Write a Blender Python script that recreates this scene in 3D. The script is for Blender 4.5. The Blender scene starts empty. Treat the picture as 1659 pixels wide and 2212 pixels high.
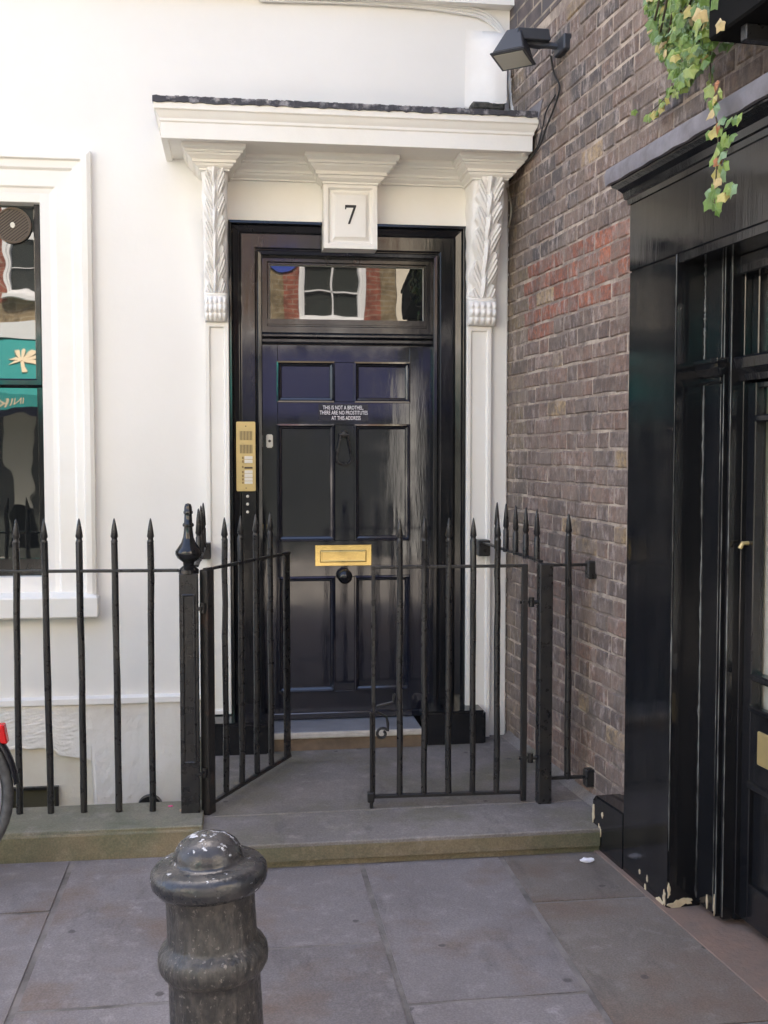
import bpy, bmesh, math, random
from mathutils import Vector, Matrix

random.seed(7)
rad = math.radians
scene = bpy.context.scene
COL = scene.collection

# ------------------------------------------------------------------ camera
F = 2372.0; CX = 829.5; CY = 1106.0          # pixels of a 1659 x 2212 picture
YAW = rad(7.7); PITCH = math.atan(127 / 2372); EYE = 1.55
cam_d = bpy.data.cameras.new('camera')
cam = bpy.data.objects.new('camera', cam_d); COL.objects.link(cam)
cam.location = (0, 0, EYE)
cam.rotation_euler = (math.pi / 2 - PITCH, 0, -YAW)
cam_d.sensor_fit = 'VERTICAL'; cam_d.sensor_height = 36.0
cam_d.lens = 36.0 * F / 2212.0
cam_d.clip_start = 0.05; cam_d.clip_end = 1000
scene.camera = cam
scene.render.resolution_x = 768; scene.render.resolution_y = 1024

# ------------------------------------------------------------------ sky, sun, exposure
SUN_EL = rad(55); SUN_ROT = rad(-12)         # behind the white house
world = bpy.data.worlds.new('World'); scene.world = world; world.use_nodes = True
wn = world.node_tree.nodes; wl = world.node_tree.links
bg = wn['Background']
sky = wn.new('ShaderNodeTexSky'); sky.sky_type = 'NISHITA'; sky.sun_disc = False
sky.sun_elevation = SUN_EL; sky.sun_rotation = SUN_ROT
sky.air_density = 0.75; sky.dust_density = 4.0; sky.ozone_density = 0.6
wl.new(sky.outputs[0], bg.inputs[0]); bg.inputs[1].default_value = 0.15
sun_d = bpy.data.lights.new('sun', 'SUN'); sun_d.energy = 4.5; sun_d.angle = rad(0.6)
sun_d.color = (1.0, 0.91, 0.78)
sun = bpy.data.objects.new('sun', sun_d); COL.objects.link(sun)
sdir = Vector((math.sin(SUN_ROT) * math.cos(SUN_EL), math.cos(SUN_ROT) * math.cos(SUN_EL), math.sin(SUN_EL)))
sun.rotation_euler = (-sdir).to_track_quat('-Z', 'Y').to_euler()
sun.location = sdir * 30
vs = scene.view_settings
vs.view_transform = 'Standard'; vs.look = 'None'; vs.gamma = 1.0; vs.use_curve_mapping = False
vs.exposure = 2.53

# ------------------------------------------------------------------ picture -> place
def ray(u, v):
    x = (u - CX) / F; y = (v - CY) / F
    fw = math.cos(PITCH) - math.sin(PITCH) * y
    up = -math.sin(PITCH) - math.cos(PITCH) * y
    c, s = math.cos(YAW), math.sin(YAW)
    return (x * c + fw * s, -x * s + fw * c, up)
def pxY(u, v, Y):                      # on a plane parallel to the white wall
    r = ray(u, v); k = Y / r[1]; return (r[0] * k, EYE + r[2] * k)
def X_(u, v, Y): return pxY(u, v, Y)[0]
def Z_(u, v, Y): return pxY(u, v, Y)[1]
def pxZ(u, v, Z):                      # on a level plane
    r = ray(u, v); k = (Z - EYE) / r[2]; return (r[0] * k, r[1] * k)
CO = (1.382, 5.515); ANG = rad(4.85)
DT = (math.sin(ANG), -math.cos(ANG)); DN = (-math.cos(ANG), -math.sin(ANG))
def W(t, n, z):                        # brick-wall frame: t from the corner, n out of the wall
    return (CO[0] + t * DT[0] + n * DN[0], CO[1] + t * DT[1] + n * DN[1], z)
def pxW(u, v, off):
    r = ray(u, v)
    k = (off + CO[0] * DN[0] + CO[1] * DN[1]) / (r[0] * DN[0] + r[1] * DN[1])
    X, Y = r[0] * k, r[1] * k
    return ((X - CO[0]) * DT[0] + (Y - CO[1]) * DT[1], EYE + r[2] * k)
YW = 5.515                             # face of the white wall
YD = YW + 0.06                         # face of the door
YR = 4.43                              # plane of the railings
YO = -5.6                              # house fronts across the street

# ------------------------------------------------------------------ materials
def rgb(c): return (c[0], c[1], c[2], 1.0)
def new_mat(name):
    m = bpy.data.materials.new(name); m.use_nodes = True
    nt = m.node_tree; return m, nt, nt.nodes['Principled BSDF']
def noise(nt, vec, scale, detail=5, rough=0.55, stretch=None):
    n = nt.nodes.new('ShaderNodeTexNoise'); n.inputs['Scale'].default_value = scale
    n.inputs['Detail'].default_value = detail; n.inputs['Roughness'].default_value = rough
    if stretch:
        mp = nt.nodes.new('ShaderNodeMapping'); mp.inputs['Scale'].default_value = stretch
        nt.links.new(vec, mp.inputs[0]); vec = mp.outputs[0]
    nt.links.new(vec, n.inputs['Vector']); return n.outputs['Fac']
def ramp(nt, fac, p0, p1):
    r = nt.nodes.new('ShaderNodeMapRange'); r.inputs['From Min'].default_value = p0; r.inputs['From Max'].default_value = p1
    nt.links.new(fac, r.inputs['Value']); return r.outputs[0]
def mixc(nt, fac, a, b):
    m = nt.nodes.new('ShaderNodeMix'); m.data_type = 'RGBA'
    for sock, val in ((m.inputs[0], fac), (m.inputs[6], a), (m.inputs[7], b)):
        if isinstance(val, (tuple, list)): sock.default_value = rgb(val)
        elif isinstance(val, (int, float)): sock.default_value = val
        else: nt.links.new(val, sock)
    return m.outputs[2]
def math_(nt, op, a, b):
    m = nt.nodes.new('ShaderNodeMath'); m.operation = op
    for i, v in enumerate((a, b)):
        if isinstance(v, (int, float)): m.inputs[i].default_value = v
        else: nt.links.new(v, m.inputs[i])
    return m.outputs[0]
def position(nt):
    return nt.nodes.new('ShaderNodeNewGeometry').outputs['Position']
def objco(nt):
    return nt.nodes.new('ShaderNodeTexCoord').outputs['Object']
def bump(nt, b, h, strength, dist=0.01):
    n = nt.nodes.new('ShaderNodeBump'); n.inputs['Strength'].default_value = strength; n.inputs['Distance'].default_value = dist
    nt.links.new(h, n.inputs['Height']); nt.links.new(n.outputs[0], b.inputs['Normal'])
def M(name, base, rough=0.5, second=None, scale=6, lo=0.4, hi=0.65, stretch=None, third=None, tscale=30, tlo=0.6, thi=0.7,
      bmp=0, bscale=60, bstretch=None, bdist=0.01, metal=0, coat=0, ior=1.5, rvar=0, world_co=True):
    m, nt, b = new_mat(name)
    co = position(nt) if world_co else objco(nt)
    col = base
    if second: col = mixc(nt, ramp(nt, noise(nt, co, scale, 6, 0.6, stretch), lo, hi), base, second)
    if third: col = mixc(nt, ramp(nt, noise(nt, co, tscale, 4, 0.6), tlo, thi), col, third)
    if isinstance(col, tuple): b.inputs['Base Color'].default_value = rgb(col)
    else: nt.links.new(col, b.inputs['Base Color'])
    b.inputs['Roughness'].default_value = rough
    if rvar:
        r = nt.nodes.new('ShaderNodeMapRange'); r.inputs['To Min'].default_value = max(0.02, rough - rvar); r.inputs['To Max'].default_value = rough + rvar
        r.inputs['From Min'].default_value = 0.35; r.inputs['From Max'].default_value = 0.65
        nt.links.new(noise(nt, co, scale * 2.3, 5), r.inputs['Value']); nt.links.new(r.outputs[0], b.inputs['Roughness'])
    b.inputs['Metallic'].default_value = metal; b.inputs['IOR'].default_value = ior
    if coat: b.inputs['Coat Weight'].default_value = coat; b.inputs['Coat Roughness'].default_value = 0.08
    if bmp: bump(nt, b, noise(nt, co, bscale, 5, 0.6, bstretch), bmp, bdist)
    return m

STUCCO = M('white_stucco', (0.84, 0.815, 0.765), 0.6, (0.80, 0.775, 0.72), 1.3, 0.35, 0.7, bmp=0.12, bscale=14, bdist=0.01)
ROUGH = M('rough_painted_render', (0.80, 0.765, 0.70), 0.75, (0.73, 0.69, 0.61), 3.0, 0.42, 0.65, third=(0.60, 0.55, 0.46), tscale=16, tlo=0.65, thi=0.78,
          bmp=0.55, bscale=22, bdist=0.010)
CREAM = M('cream_render', (0.72, 0.68, 0.57), 0.7, (0.66, 0.60, 0.48), 4, bmp=0.25, bscale=30)
TRIM = M('white_trim_paint', (0.85, 0.825, 0.765), 0.42, (0.80, 0.765, 0.68), 2.2, 0.4, 0.75, bmp=0.06, bscale=30)
PLASTER = M('white_ornament_paint', (0.85, 0.83, 0.79), 0.5, (0.77, 0.745, 0.69), 9, 0.5, 0.75, bmp=0.2, bscale=45, bdist=0.004)
GLOSS = M('black_gloss_paint', (0.008, 0.0085, 0.010), 0.12, (0.014, 0.014, 0.015), 3.0, stretch=(3, 3, 0.5), rvar=0.05,
          bmp=0.14, bscale=5, bstretch=(5, 5, 0.7), bdist=0.004, ior=1.5)
DOORPAINT = M('dark_door_paint', (0.009, 0.010, 0.017), 0.07, (0.013, 0.0135, 0.019), 3.5, stretch=(3, 3, 0.5), rvar=0.03,
              bmp=0.085, bscale=3.2, bstretch=(6, 6, 0.8), bdist=0.004, ior=1.75)
IRON = M('black_painted_iron', (0.013, 0.013, 0.014), 0.33, (0.024, 0.022, 0.02), 14, rvar=0.1, bmp=0.35, bscale=70, bdist=0.004)
IRONRUST = M('rusty_painted_iron', (0.014, 0.013, 0.013), 0.4, (0.04, 0.021, 0.015), 14, 0.57, 0.72, bmp=0.5, bscale=70, bdist=0.004)
LEAD = M('grey_lead', (0.20, 0.19, 0.21), 0.5, (0.13, 0.12, 0.13), 9, bmp=0.4, bscale=12, bdist=0.01)
LEADEDGE = M('weathered_lead_edge', (0.05, 0.048, 0.055), 0.7, (0.36, 0.34, 0.34), 22, 0.5, 0.68, bmp=0.7, bscale=40, bdist=0.01)
BRASS = M('polished_brass', (0.80, 0.60, 0.24), 0.17, (0.66, 0.48, 0.2), 20, 0.5, 0.7, metal=1.0, bmp=0.12, bscale=20, bdist=0.003)
BRASSDULL = M('satin_gold_plate', (0.56, 0.43, 0.19), 0.38, (0.50, 0.39, 0.18), 18, metal=0.55)
OFFWHITE = M('off_white_plastic', (0.72, 0.68, 0.58), 0.4)
DARKSLOT = M('dark_slot', (0.06, 0.045, 0.03), 0.6)
SLATE = M('grey_slate_sill', (0.23, 0.24, 0.265), 0.38, (0.18, 0.185, 0.20), 6, bmp=0.1, bscale=40)
MARBLE = M('worn_pale_stone', (0.60, 0.56, 0.50), 0.55, (0.46, 0.42, 0.37), 14, bmp=0.2, bscale=60)
EARTH = M('brown_stone', (0.20, 0.14, 0.09), 0.8, (0.13, 0.095, 0.065), 9, bmp=0.4, bscale=40)
LETTER = M('printed_white', (0.80, 0.77, 0.80), 0.5)
INK = M('black_numeral_paint', (0.02, 0.018, 0.017), 0.5)
def stone(name, a, b_, c, green, gl, gh, spots=False):
    m, nt, b = new_mat(name); co = position(nt)
    col = mixc(nt, ramp(nt, noise(nt, co, 1.9, 7, 0.62), 0.36, 0.66), a, b_)
    col = mixc(nt, ramp(nt, noise(nt, co, 13, 6, 0.6), 0.52, 0.74), col, c)
    col = mixc(nt, ramp(nt, noise(nt, co, 2.6, 5, 0.6), gl, gh), col, green)
    if spots:                                      # old gum spots and dark drips
        vo = nt.nodes.new('ShaderNodeTexVoronoi'); vo.inputs['Scale'].default_value = 5.5; nt.links.new(co, vo.inputs['Vector'])
        dist = math_(nt, 'ADD', vo.outputs['Distance'], math_(nt, 'MULTIPLY', noise(nt, co, 30, 3), 0.12))
        col = mixc(nt, ramp(nt, dist, 0.150, 0.120), col, tuple(q * 0.55 for q in b_))
        col = mixc(nt, math_(nt, 'MULTIPLY', ramp(nt, noise(nt, co, 3.4, 8, 0.72, (1.6, 0.5, 1)), 0.56, 0.66), 0.55), col, tuple(q * 0.62 for q in b_))
        col = mixc(nt, math_(nt, 'MULTIPLY', ramp(nt, noise(nt, co, 6.5, 8, 0.75), 0.60, 0.72), 0.5), col, tuple(min(1, q * 1.35) for q in c))
    oi = nt.nodes.new('ShaderNodeObjectInfo')
    r = nt.nodes.new('ShaderNodeMapRange'); r.inputs['To Min'].default_value = 0.86; r.inputs['To Max'].default_value = 1.12
    nt.links.new(oi.outputs['Random'], r.inputs['Value'])
    hsv = nt.nodes.new('ShaderNodeHueSaturation'); nt.links.new(col, hsv.inputs['Color']); nt.links.new(r.outputs[0], hsv.inputs['Value'])
    speck = ramp(nt, noise(nt, co, 160, 2), 0.35, 0.7)
    m2 = nt.nodes.new('ShaderNodeMix'); m2.data_type = 'RGBA'; m2.blend_type = 'MULTIPLY'; m2.inputs[0].default_value = 0.30
    nt.links.new(hsv.outputs[0], m2.inputs[6]); nt.links.new(speck, m2.inputs[7])
    nt.links.new(m2.outputs[2], b.inputs['Base Color']); b.inputs['Roughness'].default_value = 0.72
    bump(nt, b, math_(nt, 'ADD', noise(nt, co, 5, 8, 0.7), math_(nt, 'MULTIPLY', noise(nt, co, 90, 3), 0.25)), 0.35, 0.02)
    return m
FLAGB = stone('brown_stained_flagstone', (0.215, 0.19, 0.172), (0.165, 0.142, 0.122), (0.25, 0.225, 0.205), (0.175, 0.128, 0.10), 0.46, 0.66, True)
FLAG = stone('york_flagstone', (0.218, 0.199, 0.20), (0.17, 0.151, 0.15), (0.262, 0.241, 0.24), (0.175, 0.13, 0.105), 0.52, 0.70, True)
LANDING = stone('landing_stone', (0.25, 0.225, 0.21), (0.18, 0.16, 0.145), (0.30, 0.27, 0.25), (0.17, 0.155, 0.11), 0.48, 0.66, True)
MOSSY = stone('mossy_stone', (0.24, 0.19, 0.115), (0.165, 0.14, 0.085), (0.30, 0.245, 0.17), (0.125, 0.13, 0.075), 0.44, 0.62)
MOSSTOP = stone('mossy_stone_top', (0.215, 0.20, 0.15), (0.15, 0.15, 0.105), (0.27, 0.25, 0.21), (0.11, 0.125, 0.08), 0.48, 0.66)
MORTARPAVE = M('pavement_joint_mortar', (0.20, 0.182, 0.17), 0.9, (0.10, 0.09, 0.083), 5, 0.44, 0.66, bmp=0.5, bscale=120)
ASPHALT = M('asphalt', (0.27, 0.25, 0.225), 0.85, (0.20, 0.185, 0.17), 3, bmp=0.6, bscale=150)
BOLLARD = M('worn_bollard_paint', (0.024, 0.023, 0.023), 0.42, (0.062, 0.056, 0.051), 52, 0.42, 0.66, stretch=(1.3, 1.3, 0.7), rvar=0.1, third=(0.17, 0.155, 0.14), tscale=110, tlo=0.60, thi=0.70,
            bmp=0.8, bscale=34, bstretch=(1.6, 1.6, 0.5), bdist=0.006, world_co=False)
m, nt, b = new_mat('worn_bollard_cap_paint'); co = objco(nt)
sp_ = nt.nodes.new('ShaderNodeSeparateXYZ'); nt.links.new(co, sp_.inputs[0])
zf = ramp(nt, sp_.outputs[2], 0.855, 0.880)
thr = math_(nt, 'ADD', noise(nt, co, 62, 5, 0.6), math_(nt, 'MULTIPLY', zf, 0.075))
col = mixc(nt, ramp(nt, noise(nt, co, 18, 5), 0.42, 0.66), (0.017, 0.018, 0.021), (0.045, 0.042, 0.042))
col = mixc(nt, ramp(nt, thr, 0.645, 0.675), col, (0.46, 0.47, 0.50)); nt.links.new(col, b.inputs['Base Color'])
rr_ = ramp(nt, noise(nt, co, 25, 5), 0.3, 0.7); nt.links.new(math_(nt, 'ADD', math_(nt, 'MULTIPLY', rr_, 0.22), 0.16), b.inputs['Roughness'])
bump(nt, b, math_(nt, 'ADD', noise(nt, co, 34, 5, 0.6), ramp(nt, thr, 0.645, 0.675)), 0.55, 0.005); BOLLARDCAP = m
CABLEW = M('white_cable', (0.72, 0.71, 0.68), 0.45)
CABLEB = M('black_cable', (0.02, 0.02, 0.02), 0.5)
CABLEG = M('grey_cable', (0.42, 0.38, 0.30), 0.6)
LAMPBODY = M('dark_lamp_metal', (0.03, 0.033, 0.04), 0.45)
LAMPGLASS = M('frosted_lamp_glass', (0.36, 0.35, 0.30), 0.18)
SOIL = M('black_box_paint', (0.006, 0.006, 0.006), 0.85, ior=1.2)
RUBBER = M('tyre_rubber', (0.05, 0.05, 0.05), 0.65, (0.10, 0.10, 0.10), 20)
CHROME = M('bright_metal', (0.75, 0.75, 0.74), 0.22, metal=1.0)
BIKEPAINT = M('dark_bicycle_paint', (0.015, 0.015, 0.02), 0.25)
REDLENS = M('red_reflector', (0.55, 0.01, 0.012), 0.2)
PAPER = M('white_paper', (0.75, 0.74, 0.78), 0.7)
PINK = M('pink_scrap', (0.85, 0.06, 0.30), 0.5)
BLIND = M('cream_blind', (0.60, 0.57, 0.47), 0.8)
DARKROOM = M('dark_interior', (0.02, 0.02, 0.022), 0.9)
LEAFMATS = []
for i, c in enumerate([(0.18, 0.27, 0.045), (0.11, 0.20, 0.035), (0.27, 0.34, 0.09), (0.17, 0.27, 0.12), (0.42, 0.36, 0.10), (0.52, 0.40, 0.18), (0.33, 0.12, 0.04)]):
    m = M('ivy_leaf_%d' % i, c, 0.42, tuple(q * 0.7 for q in c), 40, 0.4, 0.65)
    b = m.node_tree.nodes['Principled BSDF']
    b.inputs['Subsurface Weight'].default_value = 0.15; b.inputs['Subsurface Radius'].default_value = (0.01, 0.02, 0.005)
    LEAFMATS.append(m)
STEM = M('ivy_stem', (0.07, 0.055, 0.03), 0.8)
# reflective window glass over a dark room
def glass(name, wob, ior=2.1):
    m, nt, b = new_mat(name); b.inputs['Base Color'].default_value = (0.012, 0.013, 0.013, 1)
    b.inputs['Roughness'].default_value = 0.013; b.inputs['IOR'].default_value = ior
    bump(nt, b, noise(nt, position(nt), 2.6, 2), wob, 0.01); return m
GLASS = glass('old_window_glass', 0.16, 1.95)
GLASS2 = glass('fanlight_glass', 0.06, 1.85)
OPPGLASS = glass('distant_window_glass', 0.05, 1.6)
OPPGLASS.node_tree.nodes['Principled BSDF'].inputs['Base Color'].default_value = (0.045, 0.05, 0.046, 1)  # grey-green sky reflection put into the base colour of these panes
m, nt, b = new_mat('clear_shop_glass')
tr = nt.nodes.new('ShaderNodeBsdfTransparent'); gl = nt.nodes.new('ShaderNodeBsdfGlossy'); gl.inputs['Roughness'].default_value = 0.02
fr = nt.nodes.new('ShaderNodeLayerWeight'); fr.inputs[0].default_value = 0.12
mx = nt.nodes.new('ShaderNodeMixShader'); nt.links.new(fr.outputs['Facing'], mx.inputs[0]); nt.links.new(tr.outputs[0], mx.inputs[1]); nt.links.new(gl.outputs[0], mx.inputs[2])
nt.links.new(mx.outputs[0], nt.nodes['Material Output'].inputs[0]); SHOPGLASS = m
def grime(nt, co, col, k):                          # old soot and limewash that runs over brick and joint alike
    g = math_(nt, 'MULTIPLY', ramp(nt, noise(nt, co, 7.5, 7, 0.68), 0.47, 0.60), k)
    col = mixc(nt, g, col, (0.222, 0.172, 0.138))
    g2 = math_(nt, 'MULTIPLY', ramp(nt, noise(nt, co, 5.0, 6, 0.66, (1, 1, 0.7)), 0.54, 0.66), k * 0.9)
    return mixc(nt, g2, col, (0.10, 0.083, 0.074))
# single bricks: colour per brick + soot, lime smears
m, nt, b = new_mat('stock_brick'); co = position(nt)
at = nt.nodes.new('ShaderNodeAttribute'); at.attribute_name = 'Col'
col = mixc(nt, ramp(nt, noise(nt, co, 42, 5, 0.65), 0.38, 0.72), at.outputs['Color'], (0.10, 0.082, 0.075))
sm = ramp(nt, noise(nt, co, 26, 7, 0.75, (1, 1, 0.42)), 0.50, 0.68)
big = ramp(nt, noise(nt, co, 1.5, 3), 0.30, 0.48)
col = mixc(nt, math_(nt, 'MULTIPLY', math_(nt, 'MULTIPLY', sm, big), 0.9), col, (0.45, 0.375, 0.33))
col = grime(nt, co, col, 0.62)
nt.links.new(col, b.inputs['Base Color']); b.inputs['Roughness'].default_value = 0.85
bump(nt, b, math_(nt, 'ADD', noise(nt, co, 60, 6, 0.7), noise(nt, co, 14, 3)), 0.7, 0.008)
BRICK = m
m, nt, b = new_mat('sooty_lime_mortar'); co = position(nt)
col = mixc(nt, ramp(nt, noise(nt, co, 6.5, 6, 0.6), 0.42, 0.60), (0.48, 0.395, 0.31), (0.25, 0.20, 0.165))
col = grime(nt, co, col, 0.80); nt.links.new(col, b.inputs['Base Color']); b.inputs['Roughness'].default_value = 0.95
bump(nt, b, noise(nt, co, 110, 5, 0.6), 0.8, 0.006); MORTAR = m
# masonry beyond the single bricks, and the fronts across the street
def brickwork(name, c1, c2, mort, vec_swap):
    m, nt, b = new_mat(name); co = position(nt)
    sep = nt.nodes.new('ShaderNodeSeparateXYZ'); cmb = nt.nodes.new('ShaderNodeCombineXYZ'); nt.links.new(co, sep.inputs[0])
    nt.links.new(sep.outputs[vec_swap], cmb.inputs[0]); nt.links.new(sep.outputs[2], cmb.inputs[1])
    bt = nt.nodes.new('ShaderNodeTexBrick'); nt.links.new(cmb.outputs[0], bt.inputs[0])
    bt.inputs['Scale'].default_value = 1.0; bt.inputs['Brick Width'].default_value = 0.225; bt.inputs['Row Height'].default_value = 0.0745
    bt.inputs['Mortar Size'].default_value = 0.006; bt.inputs['Color1'].default_value = rgb(c1); bt.inputs['Color2'].default_value = rgb(c2); bt.inputs['Mortar'].default_value = rgb(mort)
    col = mixc(nt, ramp(nt, noise(nt, co, 9, 5), 0.4, 0.7), bt.outputs['Color'], tuple(q * 0.6 for q in c2))
    nt.links.new(col, b.inputs['Base Color']); b.inputs['Roughness'].default_value = 0.9
    return m
BRICKFAR = brickwork('stock_brickwork', (0.13, 0.10, 0.09), (0.09, 0.08, 0.08), (0.33, 0.27, 0.2), 1)
OPPBRICK = brickwork('sunlit_stock_brickwork', (0.30, 0.23, 0.13), (0.22, 0.17, 0.10), (0.34, 0.30, 0.22), 0)
OPPRED = brickwork('red_brickwork', (0.33, 0.11, 0.07), (0.26, 0.09, 0.06), (0.36, 0.28, 0.22), 0)
OPPWHITE = M('white_window_paint', (0.78, 0.78, 0.78), 0.5)
OPPBLUE = M('blue_enamel', (0.06, 0.10, 0.42), 0.3)
TEAL = M('teal_canvas', (0.018, 0.24, 0.23), 0.75, (0.025, 0.28, 0.26), 2)
SANDCLOTH = M('sand_print', (0.70, 0.58, 0.40), 0.8)
OPPGREY = M('grey_shop_paint', (0.48, 0.48, 0.40), 0.6)
OPPDARK = M('dark_shop_paint', (0.035, 0.04, 0.035), 0.5)
ROOF = M('roof_slate', (0.09, 0.09, 0.10), 0.7)

# ------------------------------------------------------------------ mesh helpers
class MB:
    def __init__(s): s.v = []; s.f = []; s.col = None
    def add(s, vs_, fs):
        o = len(s.v); s.v += [tuple(p) for p in vs_]; s.f += [tuple(i + o for i in f) for f in fs]; return s
    def hexa(s, p): return s.add(p, [(0, 3, 2, 1), (4, 5, 6, 7), (0, 1, 5, 4), (1, 2, 6, 5), (2, 3, 7, 6), (3, 0, 4, 7)])
    def box(s, x0, x1, y0, y1, z0, z1):
        return s.hexa([(x0, y0, z0), (x1, y0, z0), (x1, y1, z0), (x0, y1, z0), (x0, y0, z1), (x1, y0, z1), (x1, y1, z1), (x0, y1, z1)])
    def wbox(s, t0, t1, n0, n1, z0, z1):
        return s.hexa([W(t0, n0, z0), W(t1, n0, z0), W(t1, n1, z0), W(t0, n1, z0), W(t0, n0, z1), W(t1, n0, z1), W(t1, n1, z1), W(t0, n1, z1)])
    def prism(s, poly, fn, a, b):      # polygon of (p, q) extruded from a to b through fn(p, q, r)
        k = len(poly); o = [fn(p, q, a) for p, q in poly] + [fn(p, q, b) for p, q in poly]
        return s.add(o, [tuple(range(k))[::-1], tuple(range(k, 2 * k))] + [(i, (i + 1) % k, k + (i + 1) % k, k + i) for i in range(k)])
    def tube(s, pts, r, seg=8, caps=True, closed=False):
        pts = [Vector(p) for p in pts]; n = len(pts); rs = r if isinstance(r, (list, tuple)) else [r] * n
        vs_ = []; up = None
        for i, p in enumerate(pts):
            a = pts[(i - 1) % n] if (closed or i > 0) else p; c = pts[(i + 1) % n] if (closed or i < n - 1) else p
            d = (c - a).normalized()
            if up is None: up = Vector((0, 0, 1)) if abs(d.z) < 0.9 else Vector((1, 0, 0))
            e = d.cross(up)
            if e.length < 1e-4: e = d.cross(Vector((0, 1, 0.1)))
            e.normalize(); up = e.cross(d).normalized()
            for k in range(seg):
                q = 2 * math.pi * (k + 0.5) / seg
                vs_.append(p + e * math.cos(q) * rs[i] + up * math.sin(q) * rs[i])
        fs = []
        for i in range(n if closed else n - 1):
            j = (i + 1) % n
            for k in range(seg): fs.append((i * seg + k, i * seg + (k + 1) % seg, j * seg + (k + 1) % seg, j * seg + k))
        if caps and not closed: fs += [tuple(range(seg))[::-1], tuple(range((n - 1) * seg, n * seg))]
        return s.add(vs_, fs)
    def lathe(s, prof, c=(0, 0, 0), seg=32):
        vs_ = []; fs = []
        for r, z in prof:
            for k in range(seg):
                q = 2 * math.pi * k / seg; vs_.append((c[0] + r * math.cos(q), c[1] + r * math.sin(q), c[2] + z))
        for i in range(len(prof) - 1):
            for k in range(seg): fs.append((i * seg + k, i * seg + (k + 1) % seg, (i + 1) * seg + (k + 1) % seg, (i + 1) * seg + k))
        fs += [tuple(range(seg))[::-1], tuple(range((len(prof) - 1) * seg, len(prof) * seg))]
        return s.add(vs_, fs)
    def run(s, x0, x1, yf, yb, prof):   # moulding that returns round both ends: prof of (out, z)
        vs_ = []
        for e, z in prof: vs_ += [(x0 - e, yb, z), (x0 - e, yf - e, z), (x1 + e, yf - e, z), (x1 + e, yb, z)]
        fs = []; n = len(prof)
        for i in range(n - 1):
            for k in range(3): fs.append((i * 4 + k, i * 4 + k + 1, (i + 1) * 4 + k + 1, (i + 1) * 4 + k))
            fs.append((i * 4 + 3, i * 4, (i + 1) * 4, (i + 1) * 4 + 3))
        fs += [(3, 2, 1, 0), tuple(range((n - 1) * 4, n * 4))]
        return s.add(vs_, fs)
    def frame(s, x0, x1, z0, z1, prof, sides=4):   # mitred frame: prof of (inset, y)
        vs_ = []; n = len(prof)
        for o, y in prof:
            zb = z0 + o if sides == 4 else z0
            vs_ += [(x0 + o, y, zb), (x0 + o, y, z1 - o), (x1 - o, y, z1 - o), (x1 - o, y, zb)]
        fs = []
        for i in range(n - 1):
            for k in range(4 if sides == 4 else 3):
                j = (k + 1) % 4; fs.append((i * 4 + k, i * 4 + j, (i + 1) * 4 + j, (i + 1) * 4 + k))
        return s.add(vs_, fs)
    def build(s, name, mat, parent=None, smooth=False, bevel=0, seg=1, angle=40, tris=None):
        me = bpy.data.meshes.new(name); bm = bmesh.new()
        vl = [bm.verts.new(p) for p in s.v]
        for f in s.f:
            try: bm.faces.new([vl[i] for i in f])
            except ValueError: pass
        bmesh.ops.recalc_face_normals(bm, faces=bm.faces)
        if bevel:
            ed = [e for e in bm.edges if len(e.link_faces) == 2 and e.calc_face_angle(0) > rad(angle)]
            bmesh.ops.bevel(bm, geom=ed, offset=bevel, segments=seg, affect='EDGES', clamp_overlap=True)
        if smooth:
            for f in bm.faces: f.smooth = True
        bm.to_mesh(me); bm.free()
        me.materials.append(mat)
        if smooth and smooth != 'all':
            try: me.set_sharp_from_angle(angle=rad(45))
            except Exception: pass
        return link(name, me, parent)
def link(name, me, parent=None, loc=None):
    o = bpy.data.objects.new(name, me); COL.objects.link(o)
    if parent is not None: setpar(o, parent)
    if loc is not None: o.location = loc
    return o
def wloc(o):
    v = Vector((0, 0, 0))
    while o is not None:
        if o.type == 'EMPTY': v = Vector(o.location)
        o = o.parent
    return v
def setpar(o, p):
    o.parent = p
    o.matrix_parent_inverse = Matrix.Translation(-wloc(p)) if p.type == 'EMPTY' else p.matrix_parent_inverse.inverted() @ Matrix.Translation(-wloc(p)) if False else Matrix.Identity(4)
    if p.type == 'EMPTY': o.matrix_parent_inverse = Matrix.Translation(-Vector(p.location))
def tag(o, label=None, cat=None, group=None, kind=None):
    if label: o['label'] = label
    if cat: o['category'] = cat
    if group: o['group'] = group
    if kind: o['kind'] = kind
    return o
def thing(name, loc, label, cat, group=None):
    o = bpy.data.objects.new(name, None); COL.objects.link(o); o.location = loc; o.empty_display_size = 0.1
    return tag(o, label, cat, group)
def B(name, mat, parent, *a, bevel=0.003, **k): return MB().box(*a).build(name, mat, parent, bevel=bevel, **k)
def WB(name, mat, parent, *a, bevel=0.003, **k): return MB().wbox(*a).build(name, mat, parent, bevel=bevel, **k)
def text_mesh(name, body, size, mat, parent, mapper, extrude=0.0006, align='CENTER', mirror=False):
    cu = bpy.data.curves.new(name, 'FONT'); cu.body = body; cu.size = size; cu.align_x = align; cu.align_y = 'CENTER'; cu.extrude = extrude; cu.resolution_u = 3
    o = bpy.data.objects.new(name, cu); COL.objects.link(o)
    bpy.context.view_layer.update()
    me = bpy.data.meshes.new_from_object(o.evaluated_get(bpy.context.evaluated_depsgraph_get()))
    bpy.data.objects.remove(o); bpy.data.curves.remove(cu)
    for v in me.vertices: v.co = mapper(v.co.x, v.co.y, v.co.z)
    me.materials.clear(); me.materials.append(mat); me.name = name
    return link(name, me, parent)

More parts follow.
